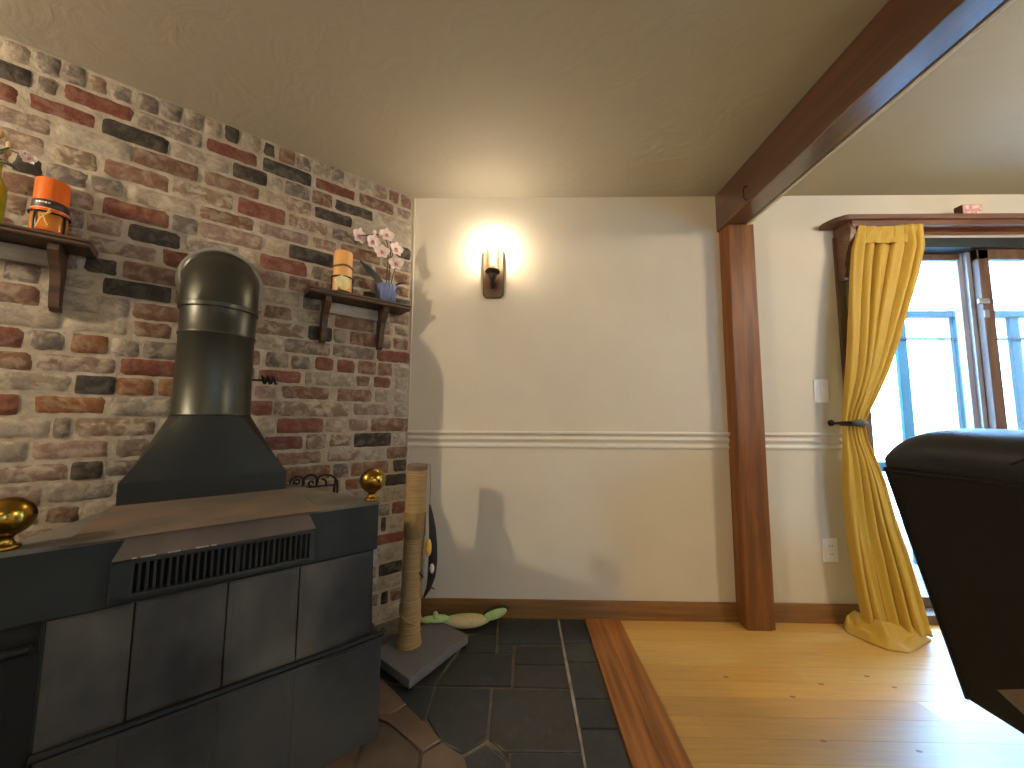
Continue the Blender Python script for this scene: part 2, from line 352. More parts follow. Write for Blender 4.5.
# ------------------------------------------------------------------ brick wall, every brick laid where the photo has it
BRZ = [2.28,2.20,2.128,2.054,1.98,1.90,1.829,1.755,1.68,1.605,1.53,1.461,1.385,1.316,1.242,1.172,1.10,1.025,.95,.874,.806,.732,.667,.588,.519,.441,.371,.287,.22,.15,.08,.0]
BR=["20,79,B 90,147,B 158,223,P 234,306,W 316,370,W 380,446,G 455,522,W 531,590,G 599,663,B 675,725,D 736,805,W 812,864,D 874,930,W 937,993,G 1002,1061,G 1067,1128,G 1134,1197,G 1202,1257,M 1262,1316,G 1320,1376,G 1384,1449,W 1459,1549,M 1559,1649,B 1659,1749,P 1759,1849,P 1859,1949,W 1959,2049,W 2059,2149,P 2159,2249,P 2259,2355,G",
"17,105,P 116,303,B 318,514,R 527,721,D 739,923,R 932,1121,G 1131,1308,R 1317,1368,G 1379,1466,D 1476,1566,R 1576,1766,G 1776,1966,R 1976,2166,B 2176,2355,P",
"15,207,W 223,421,D 430,519,B 528,632,G 640,690,W 702,825,D 835,1023,W 1031,1209,D 1219,1386,R 1400,1495,R 1505,1695,M 1705,1895,B 1905,2095,B 2105,2355,W",
"13,317,W 327,511,D 520,620,M 628,717,W 724,920,B 936,1122,B 1130,1311,W 1320,1451,P 1461,1651,B 1661,1851,P 1861,2051,B 2061,2151,R 2161,2355,W",
"10,97,D 114,269,P 279,428,G 437,616,M 624,799,R 813,1010,M 1016,1199,B 1209,1321,M 1329,1464,P 1474,1664,W 1674,1864,P 1874,2064,G 2074,2264,D 2274,2355,R",
"8,167,G 183,378,B 392,513,M 521,723,P 734,926,B 939,1130,W 1138,1223,G 1230,1324,G 1332,1395,D 1405,1595,P 1605,1695,D 1705,1895,P 1905,1995,W 2005,2195,B 2205,2355,G",
"12,104,B 115,207,B 222,398,G 412,600,D 612,693,W 704,916,P 925,1000,G 1009,1188,R 1208,1327,P 1336,1410,B 1420,1610,G 1620,1710,B 1720,1910,R 1920,2010,G 2020,2210,B 2220,2355,P",
"9,118,B 134,339,B 353,506,G 523,708,R 719,779,W 786,960,G 972,1117,D 1133,1219,P 1227,1347,G 1357,1447,M 1457,1547,B 1557,1747,G 1757,1847,D 1857,2047,B 2057,2247,G 2257,2355,G",
"7,262,D 277,459,G 472,593,B 605,758,P 768,894,P 907,1020,R 1031,1219,P 1226,1362,M 1372,1562,B 1572,1762,P 1772,1962,W 1972,2162,W 2172,2355,G",
"11,156,P 172,402,W 416,532,G 545,711,W 736,957,W 969,1120,B 1130,1221,D 1230,1310,G 1319,1396,G 1406,1596,P 1606,1796,B 1806,1996,G 2006,2196,B 2206,2355,W",
"8,94,G 105,185,P 201,390,B 403,561,W 573,681,B 688,787,M 801,973,B 984,1165,D 1177,1300,W 1309,1385,G 1395,1485,D 1495,1685,B 1695,1885,W 1895,2085,W 2095,2285,P 2295,2355,G",
"6,97,B 108,156,G 172,317,B 336,395,G 400,504,D 517,724,M 735,924,W 939,1089,B 1097,1297,W 1304,1404,B 1414,1604,G 1614,1804,W 1814,2004,G 2014,2204,B 2214,2355,W",
"-2,180,R 195,393,G 406,594,G 605,731,W 741,961,P 972,1082,B 1090,1248,W 1255,1418,W 1428,1618,P 1628,1818,P 1828,2018,G 2028,2218,W 2228,2355,D",
"2,81,W 97,172,B 182,272,B 287,371,R 385,470,R 481,570,G 578,662,G 684,930,B 944,1048,G 1059,1130,W 1138,1225,O 1241,1312,G 1328,1412,R 1422,1612,R 1622,1712,D 1722,1912,G 1922,2112,P 2122,2355,P",
"5,84,W 100,195,R 205,284,B 294,506,W 519,691,R 701,910,G 925,1103,R 1110,1296,P 1304,1406,B 1416,1606,W 1616,1806,M 1816,1906,P 1916,2006,G 2016,2206,P 2216,2355,M",
"9,87,W 92,182,W 197,365,B 396,598,B 610,701,P 712,863,B 876,998,O 1009,1108,O 1110,1206,D 1212,1401,W 1411,1501,M 1511,1601,M 1611,1801,G 1811,2001,B 2011,2201,R 2211,2355,M",
"6,79,W 95,292,P 311,621,M 628,708,R 718,942,G 954,1118,W 1125,1295,O 1322,1395,R 1405,1495,B 1505,1695,G 1705,1895,G 1905,2095,D 2105,2195,B 2205,2355,W",
"-2,197,B 207,308,P 317,407,W 420,606,R 613,682,W 703,985,W 996,1197,M 1206,1243,G 1250,1370,W 1380,1470,P 1480,1570,M 1580,1770,G 1780,1970,B 1980,2070,B 2080,2270,P 2280,2355,B",
"2,79,W 90,277,D 286,395,M 404,488,M 496,653,R 664,994,B 1005,1095,G 1107,1288,P 1294,1383,W 1393,1583,G 1593,1683,W 1693,1883,B 1893,2083,G 2093,2183,D 2193,2355,B",
"-1,109,B 119,226,W 240,401,P 418,605,B 620,989,M 1000,1117,G 1121,1195,D 1200,1377,P 1387,1577,W 1587,1677,D 1687,1777,P 1787,1877,M 1887,2077,M 2087,2277,G 2287,2355,P",
"-3,74,D 96,285,B 299,367,G 380,583,B 596,686,P 696,886,R 896,990,M 995,1083,G 1092,1248,W 1255,1372,P 1382,1572,B 1582,1772,R 1782,1872,R 1882,1972,G 1982,2172,G 2182,2355,W",
"0,114,D 125,200,G 215,314,O 332,541,P 554,744,D 754,944,G 954,1038,P 1043,1156,W 1163,1241,B 1249,1366,W 1376,1566,B 1576,1766,P 1776,1966,R 1976,2066,P 2076,2266,B 2276,2355,M",
"-2,270,W 284,498,W 508,598,P 608,798,P 808,998,D 1008,1198,R 1208,1298,P 1308,1398,P 1408,1598,B 1608,1798,W 1808,1898,P 1908,2098,G 2108,2355,W",
"1,72,R 83,214,G 234,495,B 505,695,G 705,795,G 805,995,R 1005,1195,W 1205,1395,B 1405,1595,P 1605,1795,W 1805,1895,R 1905,2095,R 2105,2295,P 2305,2355,G",
"-1,85,W 101,127,D 142,451,W 461,651,W 661,851,B 861,1051,D 1061,1251,R 1261,1351,D 1361,1551,R 1561,1651,D 1661,1751,P 1761,1951,B 1961,2151,B 2161,2355,W",
"-3,179,R 189,279,P 289,479,B 489,679,B 689,879,M 889,1079,B 1089,1279,P 1289,1379,B 1389,1579,G 1589,1779,G 1789,1979,B 1989,2179,D 2189,2355,R",
"0,142,W 157,360,G 370,560,G 570,760,W 770,960,D 970,1060,B 1070,1260,P 1270,1460,B 1470,1560,B 1570,1760,D 1770,1960,P 1970,2160,W 2170,2355,B",
"8,129,D 144,313,B 323,513,M 523,713,R 723,813,P 823,913,G 923,1113,W 1123,1213,D 1223,1413,B 1423,1613,R 1623,1713,R 1723,1913,P 1923,2013,D 2023,2213,W 2223,2355,W",
"6,265,W 275,465,D 475,665,P 675,865,W 875,1065,B 1075,1165,D 1175,1365,W 1375,1565,P 1575,1765,W 1775,1965,W 1975,2065,D 2075,2265,G 2275,2355,W",
"4,67,B 78,114,D 124,216,B 226,416,M 426,616,G 626,816,P 826,1016,G 1026,1216,D 1226,1416,W 1426,1516,W 1526,1716,R 1726,1916,G 1926,2116,R 2126,2216,W 2226,2355,B",
"7,165,W 175,265,R 275,465,P 475,665,W 675,865,R 875,965,R 975,1165,P 1175,1365,W 1375,1465,G 1475,1565,G 1575,1765,B 1775,1965,B 1975,2165,P 2175,2355,P",
]
PAL = {'R':((112,66,52),.16),'B':((112,82,64),.35),'G':((110,98,88),.55),'W':((146,134,118),.75),'P':((130,108,96),.6),'D':((60,55,50),.14),'M':((124,102,84),.85),'O':((122,82,54),.3)}
bm = MB()
for k, row in enumerate(BR):
    z1, z0 = BRZ[k]-.0038, BRZ[k+1]+.0038
    for it in row.split():
        a, b, c = it.split(','); a, b = int(a)/1000, int(b)/1000
        (r, g, bl), sm = PAL[c]; j = random.uniform(.85, 1.15); hue = random.uniform(-.05, .05)
        t = lin((r, g, bl)); tone = [t[0]*j*(1+hue), t[1]*j, t[2]*j*(1-hue), sm*random.uniform(.75, 1.1)]
        nu = max(4, int((b-a)/.016)+2); nv = 6; pr = random.uniform(.000, .006); sd = random.random()*99
        tl = random.uniform(-.0015, .0015)
        def P(u, v):
            x = a+(b-a)*u; z = z0+(z1-z0)*v
            e = min(u*(b-a), (1-u)*(b-a), v*(z1-z0), (1-v)*(z1-z0))
            ns = mnoise.noise((x*45, z*45, sd)); n2 = mnoise.noise((x*18, z*25, sd+7))
            d = pr + .0022*ns - (.006 if e < 1e-5 else 0) + tl*(2*v-1)
            if e < 1e-5:
                x += .0022*n2*(1 if 0 < v < 1 else .5); z += .0026*mnoise.noise((x*30, z*9, sd+3))
                if (u in (0, 1)) and (v in (0, 1)): x += (.002 if u == 0 else -.002); z += (.002 if v == 0 else -.002)
            return (-x, -d, z)
        bm.grid(P, nu, nv, tone=tone)
o = bm.build('wall_left', [m_brick], sharp=60); o.matrix_world = MW
struct(o, 'wall of reclaimed brick in red, grey and black with lime smears')
bm = MB(); bm.span((-2.45,.0025,-.1), (.03,.12,H+.05))
o = bm.build('wall_left_surface', m_mortar); o.matrix_world = MW; struct(o)
bm = MB()                                # caulk bead down the corner
bm.tube([(CX+.006,D-.002,0),(CX+.006,D-.002,H)], .003, 8); struct(bm.build('trim_4', m_trim))

# ------------------------------------------------------------------ sliding glass door
m_dframe = mat('brown_door_frame', (78,54,42), .4, col2=(104,72,54), scale=5, stretch=(8,8,1))
m_dhead = mat('dark_green_brown_door_track', (34,38,36), .5, var=.15)
m_alu = mat('lavender_grey_door_stile', (150,150,160), .35, metal=.4, var=.05)
m_glass = thin_glass('door_glass', (.97,.99,1.0), .03)
dr = bpy.data.objects.new('door_1', None); S.collection.objects.link(dr); dr.location = (OX0, D, 0); struct(dr, 'sliding glass door behind the yellow curtain')
def dpart(name, m, spans, bev=.004):
    b = MB()
    for p, q in spans: b.span([p[0]-OX0, p[1]-D, p[2]], [q[0]-OX0, q[1]-D, q[2]], bev)
    return b.build(name, m, dr)
dpart('frame', m_dframe, [((OX0,D-.012,0),(OX0+.05,D+.14,OZ)),((OX1-.05,D-.012,0),(OX1,D+.14,OZ)),((OX0,D-.01,-.005),(OX1,D+.14,.045))])
dpart('track', m_dhead, [((OX0+.05,D-.005,1.974),(OX1-.05,D+.14,OZ))])
dpart('stile', m_dframe, [((2.540,D+.02,.045),(2.600,D+.055,1.974)),((3.39,D+.02,.045),(OX1-.05,D+.055,1.974)),((2.54,D+.02,1.915),(3.45,D+.055,1.974)),((2.54,D+.02,.045),(3.45,D+.055,.12))])
dpart('stile', m_alu, [((2.490,D+.075,.045),(2.526,D+.11,1.974)),((2.518,D+.056,.045),(2.56,D+.09,1.974))])
dpart('rail', m_dframe, [((OX0+.05,D+.075,1.935),(2.51,D+.11,1.974)),((OX0+.05,D+.075,.045),(2.51,D+.11,.095)),((OX0+.05,D+.075,.045),(OX0+.21,D+.11,1.965))])
dpart('glass', m_glass, [((OX0+.10,D+.092,.09),(2.48,D+.096,1.93))], 0)
dpart('glass', m_glass, [((2.62,D+.036,.115),(3.40,D+.040,1.92))], 0)
dpart('latch', m_alu, [((2.505,D+.006,1.660),(2.565,D+.02,1.690)),((2.535,D+.012,1.585),(2.562,D+.02,1.628))], .006)
# ------------------------------------------------------------------ outdoors
m_deck = mat('weathered_deck_boards', (92,96,106), .8, var=.06, scale=3, stretch=(.5,8,1))
m_blue = mat('blue_deck_paint', (18,54,62), .7, spec=.15, var=.06, scale=3)
bm = MB(); y = D+.16
while y < 4.2:
    bm.span((.5,y,-.11), (9,y+.134,-.075), .003); y += .14
struct(bm.build('floor_outside', m_deck), 'pale boards of the deck outside the glass door')
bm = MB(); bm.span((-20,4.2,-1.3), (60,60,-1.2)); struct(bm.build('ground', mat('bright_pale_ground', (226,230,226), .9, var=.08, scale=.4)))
m_cable = mat('dark_blue_cable', (12,26,40), .7, var=.05, spec=.1)
RY = 3.0
rl = thing('deck_railing', 'tall blue painted deck railing outside the glass door', 'railing', (3,RY,-.075))
def rpart(name, a, b):
    q = MB(); q.span([a[0]-3,a[1]-RY,a[2]+.075], [b[0]-3,b[1]-RY,b[2]+.075], .006); return q.build(name, m_cable if name == 'cable' else m_blue, rl)
for i in range(9):
    x = 2.135+.448*i; rpart('post', (x,RY,-.075), (x+.080,RY+.03,1.86))
rpart('top_rail', (2.0,RY-.02,1.850), (6.0,RY+.06,1.900)); rpart('cable', (2.0,RY-.014,1.660), (6.0,RY-.001,1.680)); rpart('bottom_rail', (2.0,RY-.02,.62), (6.0,RY-.001,.70))
m_terra = mat('terracotta', (178,104,76), .8, var=.1)
t = thing('flower_pot', 'terracotta flower pot on the deck outside', 'pot', (3.05,2.78,-.075))
bm = MB(); bm.lathe([(.0,0),(.085,0),(.12,.2),(.135,.2),(.137,.245),(.118,.245),(.105,.2),(0,.2)], seg=28); bm.build('pot_body', m_terra, t)
bm = MB(); bm.lathe([(0,.19),(.104,.19),(.104,.205),(0,.215)], seg=20); bm.build('soil', m_void, t)
m_wire = mat('grey_cable', (120,122,130), .6, var=.02)
for i, (a, b) in enumerate([((5.5,8.5,4.05),(15.5,8.6,6.6)),((8.2,9.0,3.25),(17,9.2,5.2))]):
    bm = MB(); bm.tube([Vector(a).lerp(Vector(b), k/8)-Vector((0,0,.12*math.sin(PI*k/8))) for k in range(9)], .012, 6)
    tag(bm.build('overhead_wire', m_wire), ['higher thin wire crossing the bright sky outside','lower thin wire crossing the bright sky right of the door stile'][i], 'wire', 'wires outside')
# far garden trees; leaf colour itself paled to look washed out by daylight
m_leaf_far = mat('washed_out_leaves', (196,214,190), .9, var=.15, scale=2)
m_bark = mat('tree_bark', (150,140,130), .9, var=.1)
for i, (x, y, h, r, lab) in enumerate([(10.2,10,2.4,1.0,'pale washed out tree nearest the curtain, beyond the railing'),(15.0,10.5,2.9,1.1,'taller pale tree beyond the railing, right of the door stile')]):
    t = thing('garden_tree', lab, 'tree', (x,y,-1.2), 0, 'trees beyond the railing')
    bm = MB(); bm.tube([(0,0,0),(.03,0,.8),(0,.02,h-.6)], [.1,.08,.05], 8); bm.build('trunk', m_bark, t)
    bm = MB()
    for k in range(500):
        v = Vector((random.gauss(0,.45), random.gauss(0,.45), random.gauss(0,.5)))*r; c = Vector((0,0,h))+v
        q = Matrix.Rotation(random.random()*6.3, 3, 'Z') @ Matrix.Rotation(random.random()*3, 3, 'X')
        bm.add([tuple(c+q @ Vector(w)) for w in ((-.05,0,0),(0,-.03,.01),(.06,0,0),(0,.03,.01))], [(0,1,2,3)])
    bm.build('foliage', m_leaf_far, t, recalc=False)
# ------------------------------------------------------------------ stove
stove = thing('stove', 'black steel wood stove with a flue hood against the brick wall', 'stove', wp(.784,0), TH)
def sl(u): return .784-u                  # wall coordinate u to the stove's own x
def trap(zw, xf, xb, yf, yb): return [(-xf,yf,zw),(xf,yf,zw),(xb,yb,zw),(-xb,yb,zw)]
# body: hood band on top, wide doors, ledge, lower box
bm = MB()
bm.loft([trap(.602,.398,.20,-.665,-.06), trap(.742,.398,.20,-.665,-.06)])
bm.span((-.398,-.682,.598),(.398,-.66,.746), .004)
bm.build('body', m_steel, stove)
bm = MB(); bm.loft([trap(.03,.40,.20,-.64,-.06), trap(.602,.385,.20,-.64,-.06)]); bm.build('firebox', m_steel, stove)
# top plate, grey at the ends and rusty in the middle
bm = MB(); bm.loft([trap(.742,.40,.18,-.684,-.05), trap(.752,.398,.18,-.682,-.05)]); bm.build('top_plate', m_dust, stove)
bm = MB(); bm.loft([[(-.285,-.700,.752),(.225,-.700,.752),(.205,-.22,.752),(-.27,-.22,.752)],[(-.28,-.685,.757),(.22,-.685,.757),(.20,-.22,.7565),(-.265,-.22,.7565)]])
tag(bm.build('hearth_plate', m_rust, stove), 'rust brown plate in the middle of the top', None)
# air grille
gx0, gx1, gz0, gz1, gy = sl(.99), sl(.578), .612, .704, -.712
bm = MB()
bm.span((gx0,gy+.004,gz0),(gx1,-.66,gz0+.014), .003); bm.span((gx0,gy+.004,gz1-.012),(gx1,-.66,gz1), .003)
bm.span((gx0,gy+.004,gz0),(gx0+.038,-.66,gz1), .003); bm.span((gx1-.016,gy+.004,gz0),(gx1,-.66,gz1), .003)
gr = bm.build('air_grille', m_steel, stove)
bm = MB(); bm.loft([[(gx0,gy+.004,gz1),(gx1,gy+.004,gz1),(gx1,-.66,gz1),(gx0,-.66,gz1)],[(gx0+.02,-.69,.752),(gx1-.02,-.69,.752),(gx1-.02,-.66,.752),(gx0+.02,-.66,.752)]])
bm.build('grille_lip', m_rust, stove)
bm = MB(); bm.span((gx0+.03,-.69,gz0+.008),(gx1-.01,-.684,gz1-.006)); bm.build('grille_recess', m_void, stove)  # thin near-black backing sheet behind the bars
a0, a1 = gx0+.04, gx1-.018; n = 27
for i in range(n):
    x = a0+(a1-a0)*(i+.5)/n; w = .0105 if i == 14 else .0055
    bm = MB(); bm.box((x,gy+.012,(gz0+gz1)/2+.001), (w,.012,gz1-gz0-.026), .0012, seg=1, rot=Matrix.Rotation(.35*(1 if i > 14 else .15), 3, 'Z')); bm.build('grille_bar', m_steel, stove)
bm = MB()                                # pale paint chips along the grille's top lip
for i in range(12):
    x = gx0+.03+random.random()*.16; bm.box((x,gy+.004,gz1+.001), (random.uniform(.006,.02),.006,.003), .001, seg=1)
bm.build('paint_flecks', mat('pale_chips', (150,146,138), .8, var=.1), stove)['kind'] = 'stuff'
# the four sooty front doors with raised edges
xs = [-.30,-.165,.010,.178,.39]
for i in range(4):
    a, b = xs[i], xs[i+1]; bm = MB(); bm.span((a+.0012,-.664,.325),(b-.0012,-.638,.592), .003)
    dpn = bm.build('stove_door', m_steel_low, stove)
    bm = MB(); bm.span((a+.012,-.6647,.337),(b-.012,-.66,.582), .002); bm.build('door_panel', m_steel_low, dpn)
bm = MB(); bm.tube([(-.30,-.66,.596),(.39,-.66,.596)], .007, 10); bm.tube([(.388,-.658,.596),(.392,-.658,.33)], .005, 8); bm.tube([(-.302,-.658,.596),(-.302,-.658,.33)], .005, 8)
bm.build('door_rim', m_steel, stove)
for pts in ([(-.42,-.672,.545),(-.315,-.672,.545)],[(-.30,-.675,.325),(.425,-.675,.325),(.435,-.66,.325)]):
    bm = MB(); bm.tube(pts, .009, 10); bm.build('ledge', m_black, stove)
bm = MB(); bm.span((-.30,-.668,.0),(.43,-.60,.318), .012); bm.span((.405,-.66,.0),(.432,-.30,.318), .01)
bm.build('ash_box', m_ash, stove)
for i, (a, b) in enumerate([(-.29,-.165),(-.165,.0),(.0,.17),(.17,.40)]):
    bm = MB(); bm.span((a+.006,-.670,.03),(b-.006,-.666,.30), .004); bm.build('ash_panel', m_ash, stove)
bm = MB(); bm.span((-.42,-.668,.0),(-.302,-.60,.535), .01); bm.build('side_bin', m_void, stove)  # plain box left of the doors, near-black all over
# hood and flue
hx, hz = sl(.8225), .756
bm = MB()
def rect(z, w, y0, y1): return [(hx-w,y0,z),(hx+w,y0,z),(hx+w,y1,z),(hx-w,y1,z)]
bm.loft([rect(hz,.222,-.285,-.03), rect(.822,.222,-.285,-.03)])
ring = 40; cy, r = -.165, .116; fx_ = hx-.010
def sq(z, w, y0, y1):
    out = []
    for k in range(ring):
        t = 2*PI*k/ring; c, s_ = math.cos(t), math.sin(t); m_ = max(abs(c), abs(s_))
        out.append((hx+w*c/m_, (y0+y1)/2+(y1-y0)/2*s_/m_, z))
    return out
def cir(z, rr, y=cy): return [(fx_+rr*math.cos(2*PI*k/ring), y+rr*math.sin(2*PI*k/ring), z) for k in range(ring)]
R0, R1 = sq(.822,.222,-.285,-.03), cir(1.028, r+.002)
bm.loft([[tuple(Vector(p).lerp(Vector(q), t)) for p, q in zip(R0, R1)] for t in (0,.35,.7,1)])
bm.build('flue_hood', m_hood, stove, sharp=28)
# straight pipe, then an elbow into the wall
bm = MB(); bm.loft([cir(z, rr) for z, rr in ((1.018,r),(1.03,r),(1.034,r+.003),(1.04,r),(1.318,r-.002),(1.322,r+.002),(1.328,r+.002),(1.332,r-.001),(1.425,r-.001))])
bm.build('flue_pipe', m_pipe, stove, sharp=50)
bm = MB()
bend = .138
def ec(ang, rr, off=0.0):                 # ring of the elbow: turns about an axis through (y = cy+bend, z = 1.435)
    out = []
    for k in range(ring):
        t = 2*PI*k/ring; rad = bend - rr*math.sin(t)
        out.append((fx_+rr*math.cos(t), cy+bend-rad*math.cos(ang), 1.435+rad*math.sin(ang)))
    return out
e = r+.003
bm.loft([cir(1.416,e), cir(1.418,e+.003), cir(1.432,e+.003), cir(1.435,e), ec(.2,e), ec(.4,e), ec(.6,e), ec(.8,e), ec(.98,e), ec(1.0,e+.004), ec(1.04,e+.004), ec(1.06,e), ec(1.3,e), ec(PI/2,e)])
bm.build('flue_elbow', m_pipe, stove, sharp=40)
bm = MB(); Mx = Matrix.Translation((fx_,0,1.435+bend)) @ Matrix.Rotation(PI/2, 4, 'X')
bm.lathe([(r-.01,0),(r+.030,0),(r+.030,.008),(r+.014,.012),(r+.013,.070),(r+.015,.074),(r+.013,.080),(r+.004,.080),(r-.01,.07)], seg=40, M=Mx); bm.build('wall_collar', mat('pale_grey_collar', (138,134,122), .6, var=.1), stove)
# damper handle: a wire coil
bm = MB(); bm.tube([(fx_+r-.01,cy,1.171),(fx_+r+.035,cy,1.171)], .0045, 8)
bm.tube([(fx_+r+.03+.05*t, cy+.013*math.sin(t*16), 1.174+.014*math.cos(t*16)) for t in [k/26 for k in range(27)]], .0048, 6)
bm.build('damper_handle', m_black, stove)
# brass finials
for u in (1.155,.401):
    f = MB(); prof = [(0,0),(.023,0),(.025,.003),(.024,.007),(.018,.010),(.014,.015),(.0125,.022),(.015,.026),(.018,.028)]
    for k in range(1,19):
        th = PI*.13+PI*.87*k/18; prof.append((max(.041*math.sin(th),.0001), .066-.041*math.cos(th)))
    f.lathe(prof, (sl(u),-.655,.752), 36); f.build('brass_finial', m_brass, stove, sharp=60)
# ------------------------------------------------------------------ wrought iron stand with a scrolled top, between stove and wall
t = thing('fireside_stand', 'black wrought iron scrolled stand behind the right shoulder of the stove', 'fireside stand', wp(.45,.12,0), TH)
bm = MB()
def arc(cx, cz, rr, a0, a1, y=0, n=18, k=1): return [(cx+rr*math.cos(a0+(a1-a0)*i/n)*(1-(1-k)*i/n), y, cz+rr*math.sin(a0+(a1-a0)*i/n)*(1-(1-k)*i/n)) for i in range(n+1)]
bm.tube(arc(-.085,.028,.026,PI*1.1,-PI*.25), .004, 8); bm.tube(arc(-.085,.03,.014,PI*1.2,-PI*1.0,k=.3), .0045, 8)
bm.tube(arc(-.035,.028,.028,PI*1.15,PI*-.15), .0055, 8); bm.tube(arc(-.03,.02,.013,PI*1.5,-PI*.2,k=.4), .0045, 8)
bm.tube([(-.01,0,.006),(-.012,0,.03),(.002,0,.047),(.02,0,.052),(.045,0,.047),(.062,0,.034)], .0045, 8)
bm.tube([(.010,0,.034),(.022,0,.030),(.028,0,.02),(.028,0,.004)], .005, 8)
bm.tube([(.062,0,.036),(.074,0,.018),(.076,0,-.03),(.070,0,-.056),(.064,0,-.05),(.064,0,.0),(.066,0,.03)], .0045, 8)
bm.tube([(-.115,0,.004),(.07,0,.004)], .004, 8)
bm.build('scroll', m_black, t).location = (0,0,.722)
for x in (-.10,.062):
    bm = MB(); bm.tube([(x,0,.0),(x,0,.727)], .005, 8); bm.build('post', m_black, t)
bm = MB(); bm.span((-.115,-.05,0),(.075,.05,.012), .003); bm.build('base', m_black, t)

# ------------------------------------------------------------------ brick-wall shelves
def shelf(u0, u1, z, dep, ub, lab):
    t = thing('wall_shelf', lab, 'shelf', wp((u0+u1)/2,0,z), TH, 'walnut shelves on the brick wall'); w = abs(u1-u0)/2
    bm = MB()
    pr = [(0,-.026),(-dep+.012,-.026),(-dep+.006,-.02),(-dep+.006,-.012),(-dep,-.008),(-dep,-.002),(-dep+.003,0),(0,0)]
    bm.loft([[(x,p,q) for p, q in pr] for x in (-w, w)]); bm.build('board', m_shelf, t)
    for b in ub:
        x = (u0+u1)/2-b; bm = MB()
        pf = [(0,-.026),(-dep*.80,-.026),(-dep*.84,-.05),(-dep*.72,-.075),(-dep*.50,-.105),(-dep*.40,-.14),(-dep*.36,-.19),(-dep*.28,-.225),(-dep*.16,-.235),(0,-.235)]
        bm.loft([[(x+s_,p,q) for p, q in pf] for s_ in (-.012,.012)]); bm.build('bracket', m_shelf, t)
    bm = MB(); bm.span((-w+.07,-.016,-.085),(w-.07,-.002,-.030), .003); br = bm.build('back_rail', m_rail, t)
    bm = MB(); bm.ball((-w+.11,-.016,-.055), .005, 10, (1,.3,1)); bm.build('screw', m_void, br)
    return t
shelf(.53, .055, 1.612, .125, (.445,.175), 'dark walnut shelf nearest the corner, holding the white orchid')
shelf(1.80, 1.185, 1.612, .125, (1.265,1.68), 'dark walnut shelf at the left edge, holding the orange candle')

# candles
m_wax = mat('honey_candle_wax', (222,164,92), .45, var=.06, scale=12)
m_seed = mat('pale_yellow_fruit_slice', (214,196,104), .6, col2=(236,222,170), scale=30)
m_twine = mat('brown_twine', (120,82,44), .8, var=.2, scale=60)
t = thing('candle', 'tall honey coloured pillar candle on the shelf beside the orchid', 'candle', wp(.383,.075,1.614), TH)
bm = MB(); bm.lathe([(0,.006),(.040,.006),(.0415,.010),(.0415,.196),(.039,.203),(.030,.200),(0,.196)], seg=36); bm.build('wax', m_wax, t)
bm = MB(); bm.tube([(0,0,.196),(.002,0,.212)], .0016, 6); bm.build('wick', m_void, t)
bm = MB()
for dz in (0,.004): bm.tube([(.0425*math.cos(a), .0425*math.sin(a), .125+dz+.003*math.sin(3*a)) for a in [2*PI*k/36 for k in range(37)]], .0026, 6)
bm.build('twine_band', m_twine, t)
bm = MB(); bm.prism([(.035*math.cos(a)*(1+.08*math.sin(5*a)), .034*math.sin(a)*(1+.1*math.cos(4*a))) for a in [2*PI*k/22 for k in range(22)]], 0, .006, M=Matrix.Translation((-.008,-.042,.042)) @ Matrix.Rotation(PI/2, 4, 'X') , bev=.0015)
bm.build('fruit_slice', m_seed, t)
def wire_holder(lab, loc, r, h, seg=36):
    t = thing('candle_holder', lab, 'candle holder', loc, TH, 'wire candle holders')
    bm = MB(); bm.tube([(r*math.cos(2*PI*k/seg), r*math.sin(2*PI*k/seg), h) for k in range(seg+1)], .0028, 8); bm.build('ring', m_black, t)
    bm = MB(); bm.lathe([(0,.001),(r,.001),(r,.005),(0,.005)], seg=seg); bm.build('base_plate', m_black, t)
    for k in range(4):
        a = PI/4+PI/2*k+.25; bm = MB(); bm.tube([(r*math.cos(a),r*math.sin(a),0.001),(r*math.cos(a)*1.03,r*math.sin(a)*1.03,h*.5),(r*math.cos(a),r*math.sin(a),h)], .0028, 8); bm.build('leg', m_black, t)
wire_holder('black wire holder around the honey candle beside the orchid', wp(.383,.075,1.613), .0475, .075)
m_jar = mat('orange_candle_glass', (226,104,28), .18, var=.10, scale=9, coat=.5)
m_jar2 = mat('amber_lower_glass', (190,112,30), .15, var=.18, scale=14, coat=.6)
t = thing('candle', 'wide orange glass candle with a dark label band on the left shelf', 'candle', wp(1.287,.07,1.614), TH)
bm = MB(); bm.lathe([(0,.006),(.037,.006),(.040,.012),(.040,.075),(.039,.08),(.039,.175),(.037,.181),(.032,.178),(.031,.165),(0,.16)], seg=40); bm.build('jar', m_jar, t)
bm = MB(); bm.lathe([(.0404,.012),(.0406,.016),(.0406,.060),(.0404,.063)], seg=40); bm.build('amber_foot', m_jar2, t)
bm = MB(); bm.lathe([(.0395,.082),(.0402,.083),(.0402,.106),(.0395,.107)], seg=40); lb = bm.build('label_band', mat('dark_label', (48,38,34), .5, var=.1), t)
bm = MB()
for i, w in enumerate([.004,.005,.003,.005,.004]):
    a = -PI/2-.55+i*.17; bm.box((.0406*math.cos(a),.0406*math.sin(a),.096), (.005,.0006,.004+.001*(i % 2)), rot=Matrix.Rotation(a+PI/2, 3, 'Z'))
bm.build('lettering', m_white, lb)
bm = MB(); bm.tube([(.0406*math.cos(a),.0406*math.sin(a),.078) for a in [2*PI*k/40 for k in range(41)]], .0013, 6); bm.build('pale_line', mat('pale_line', (236,200,160), .5, var=.05), t)
bm = MB(); m_raf = mat('raffia', (226,196,120), .7, var=.1)
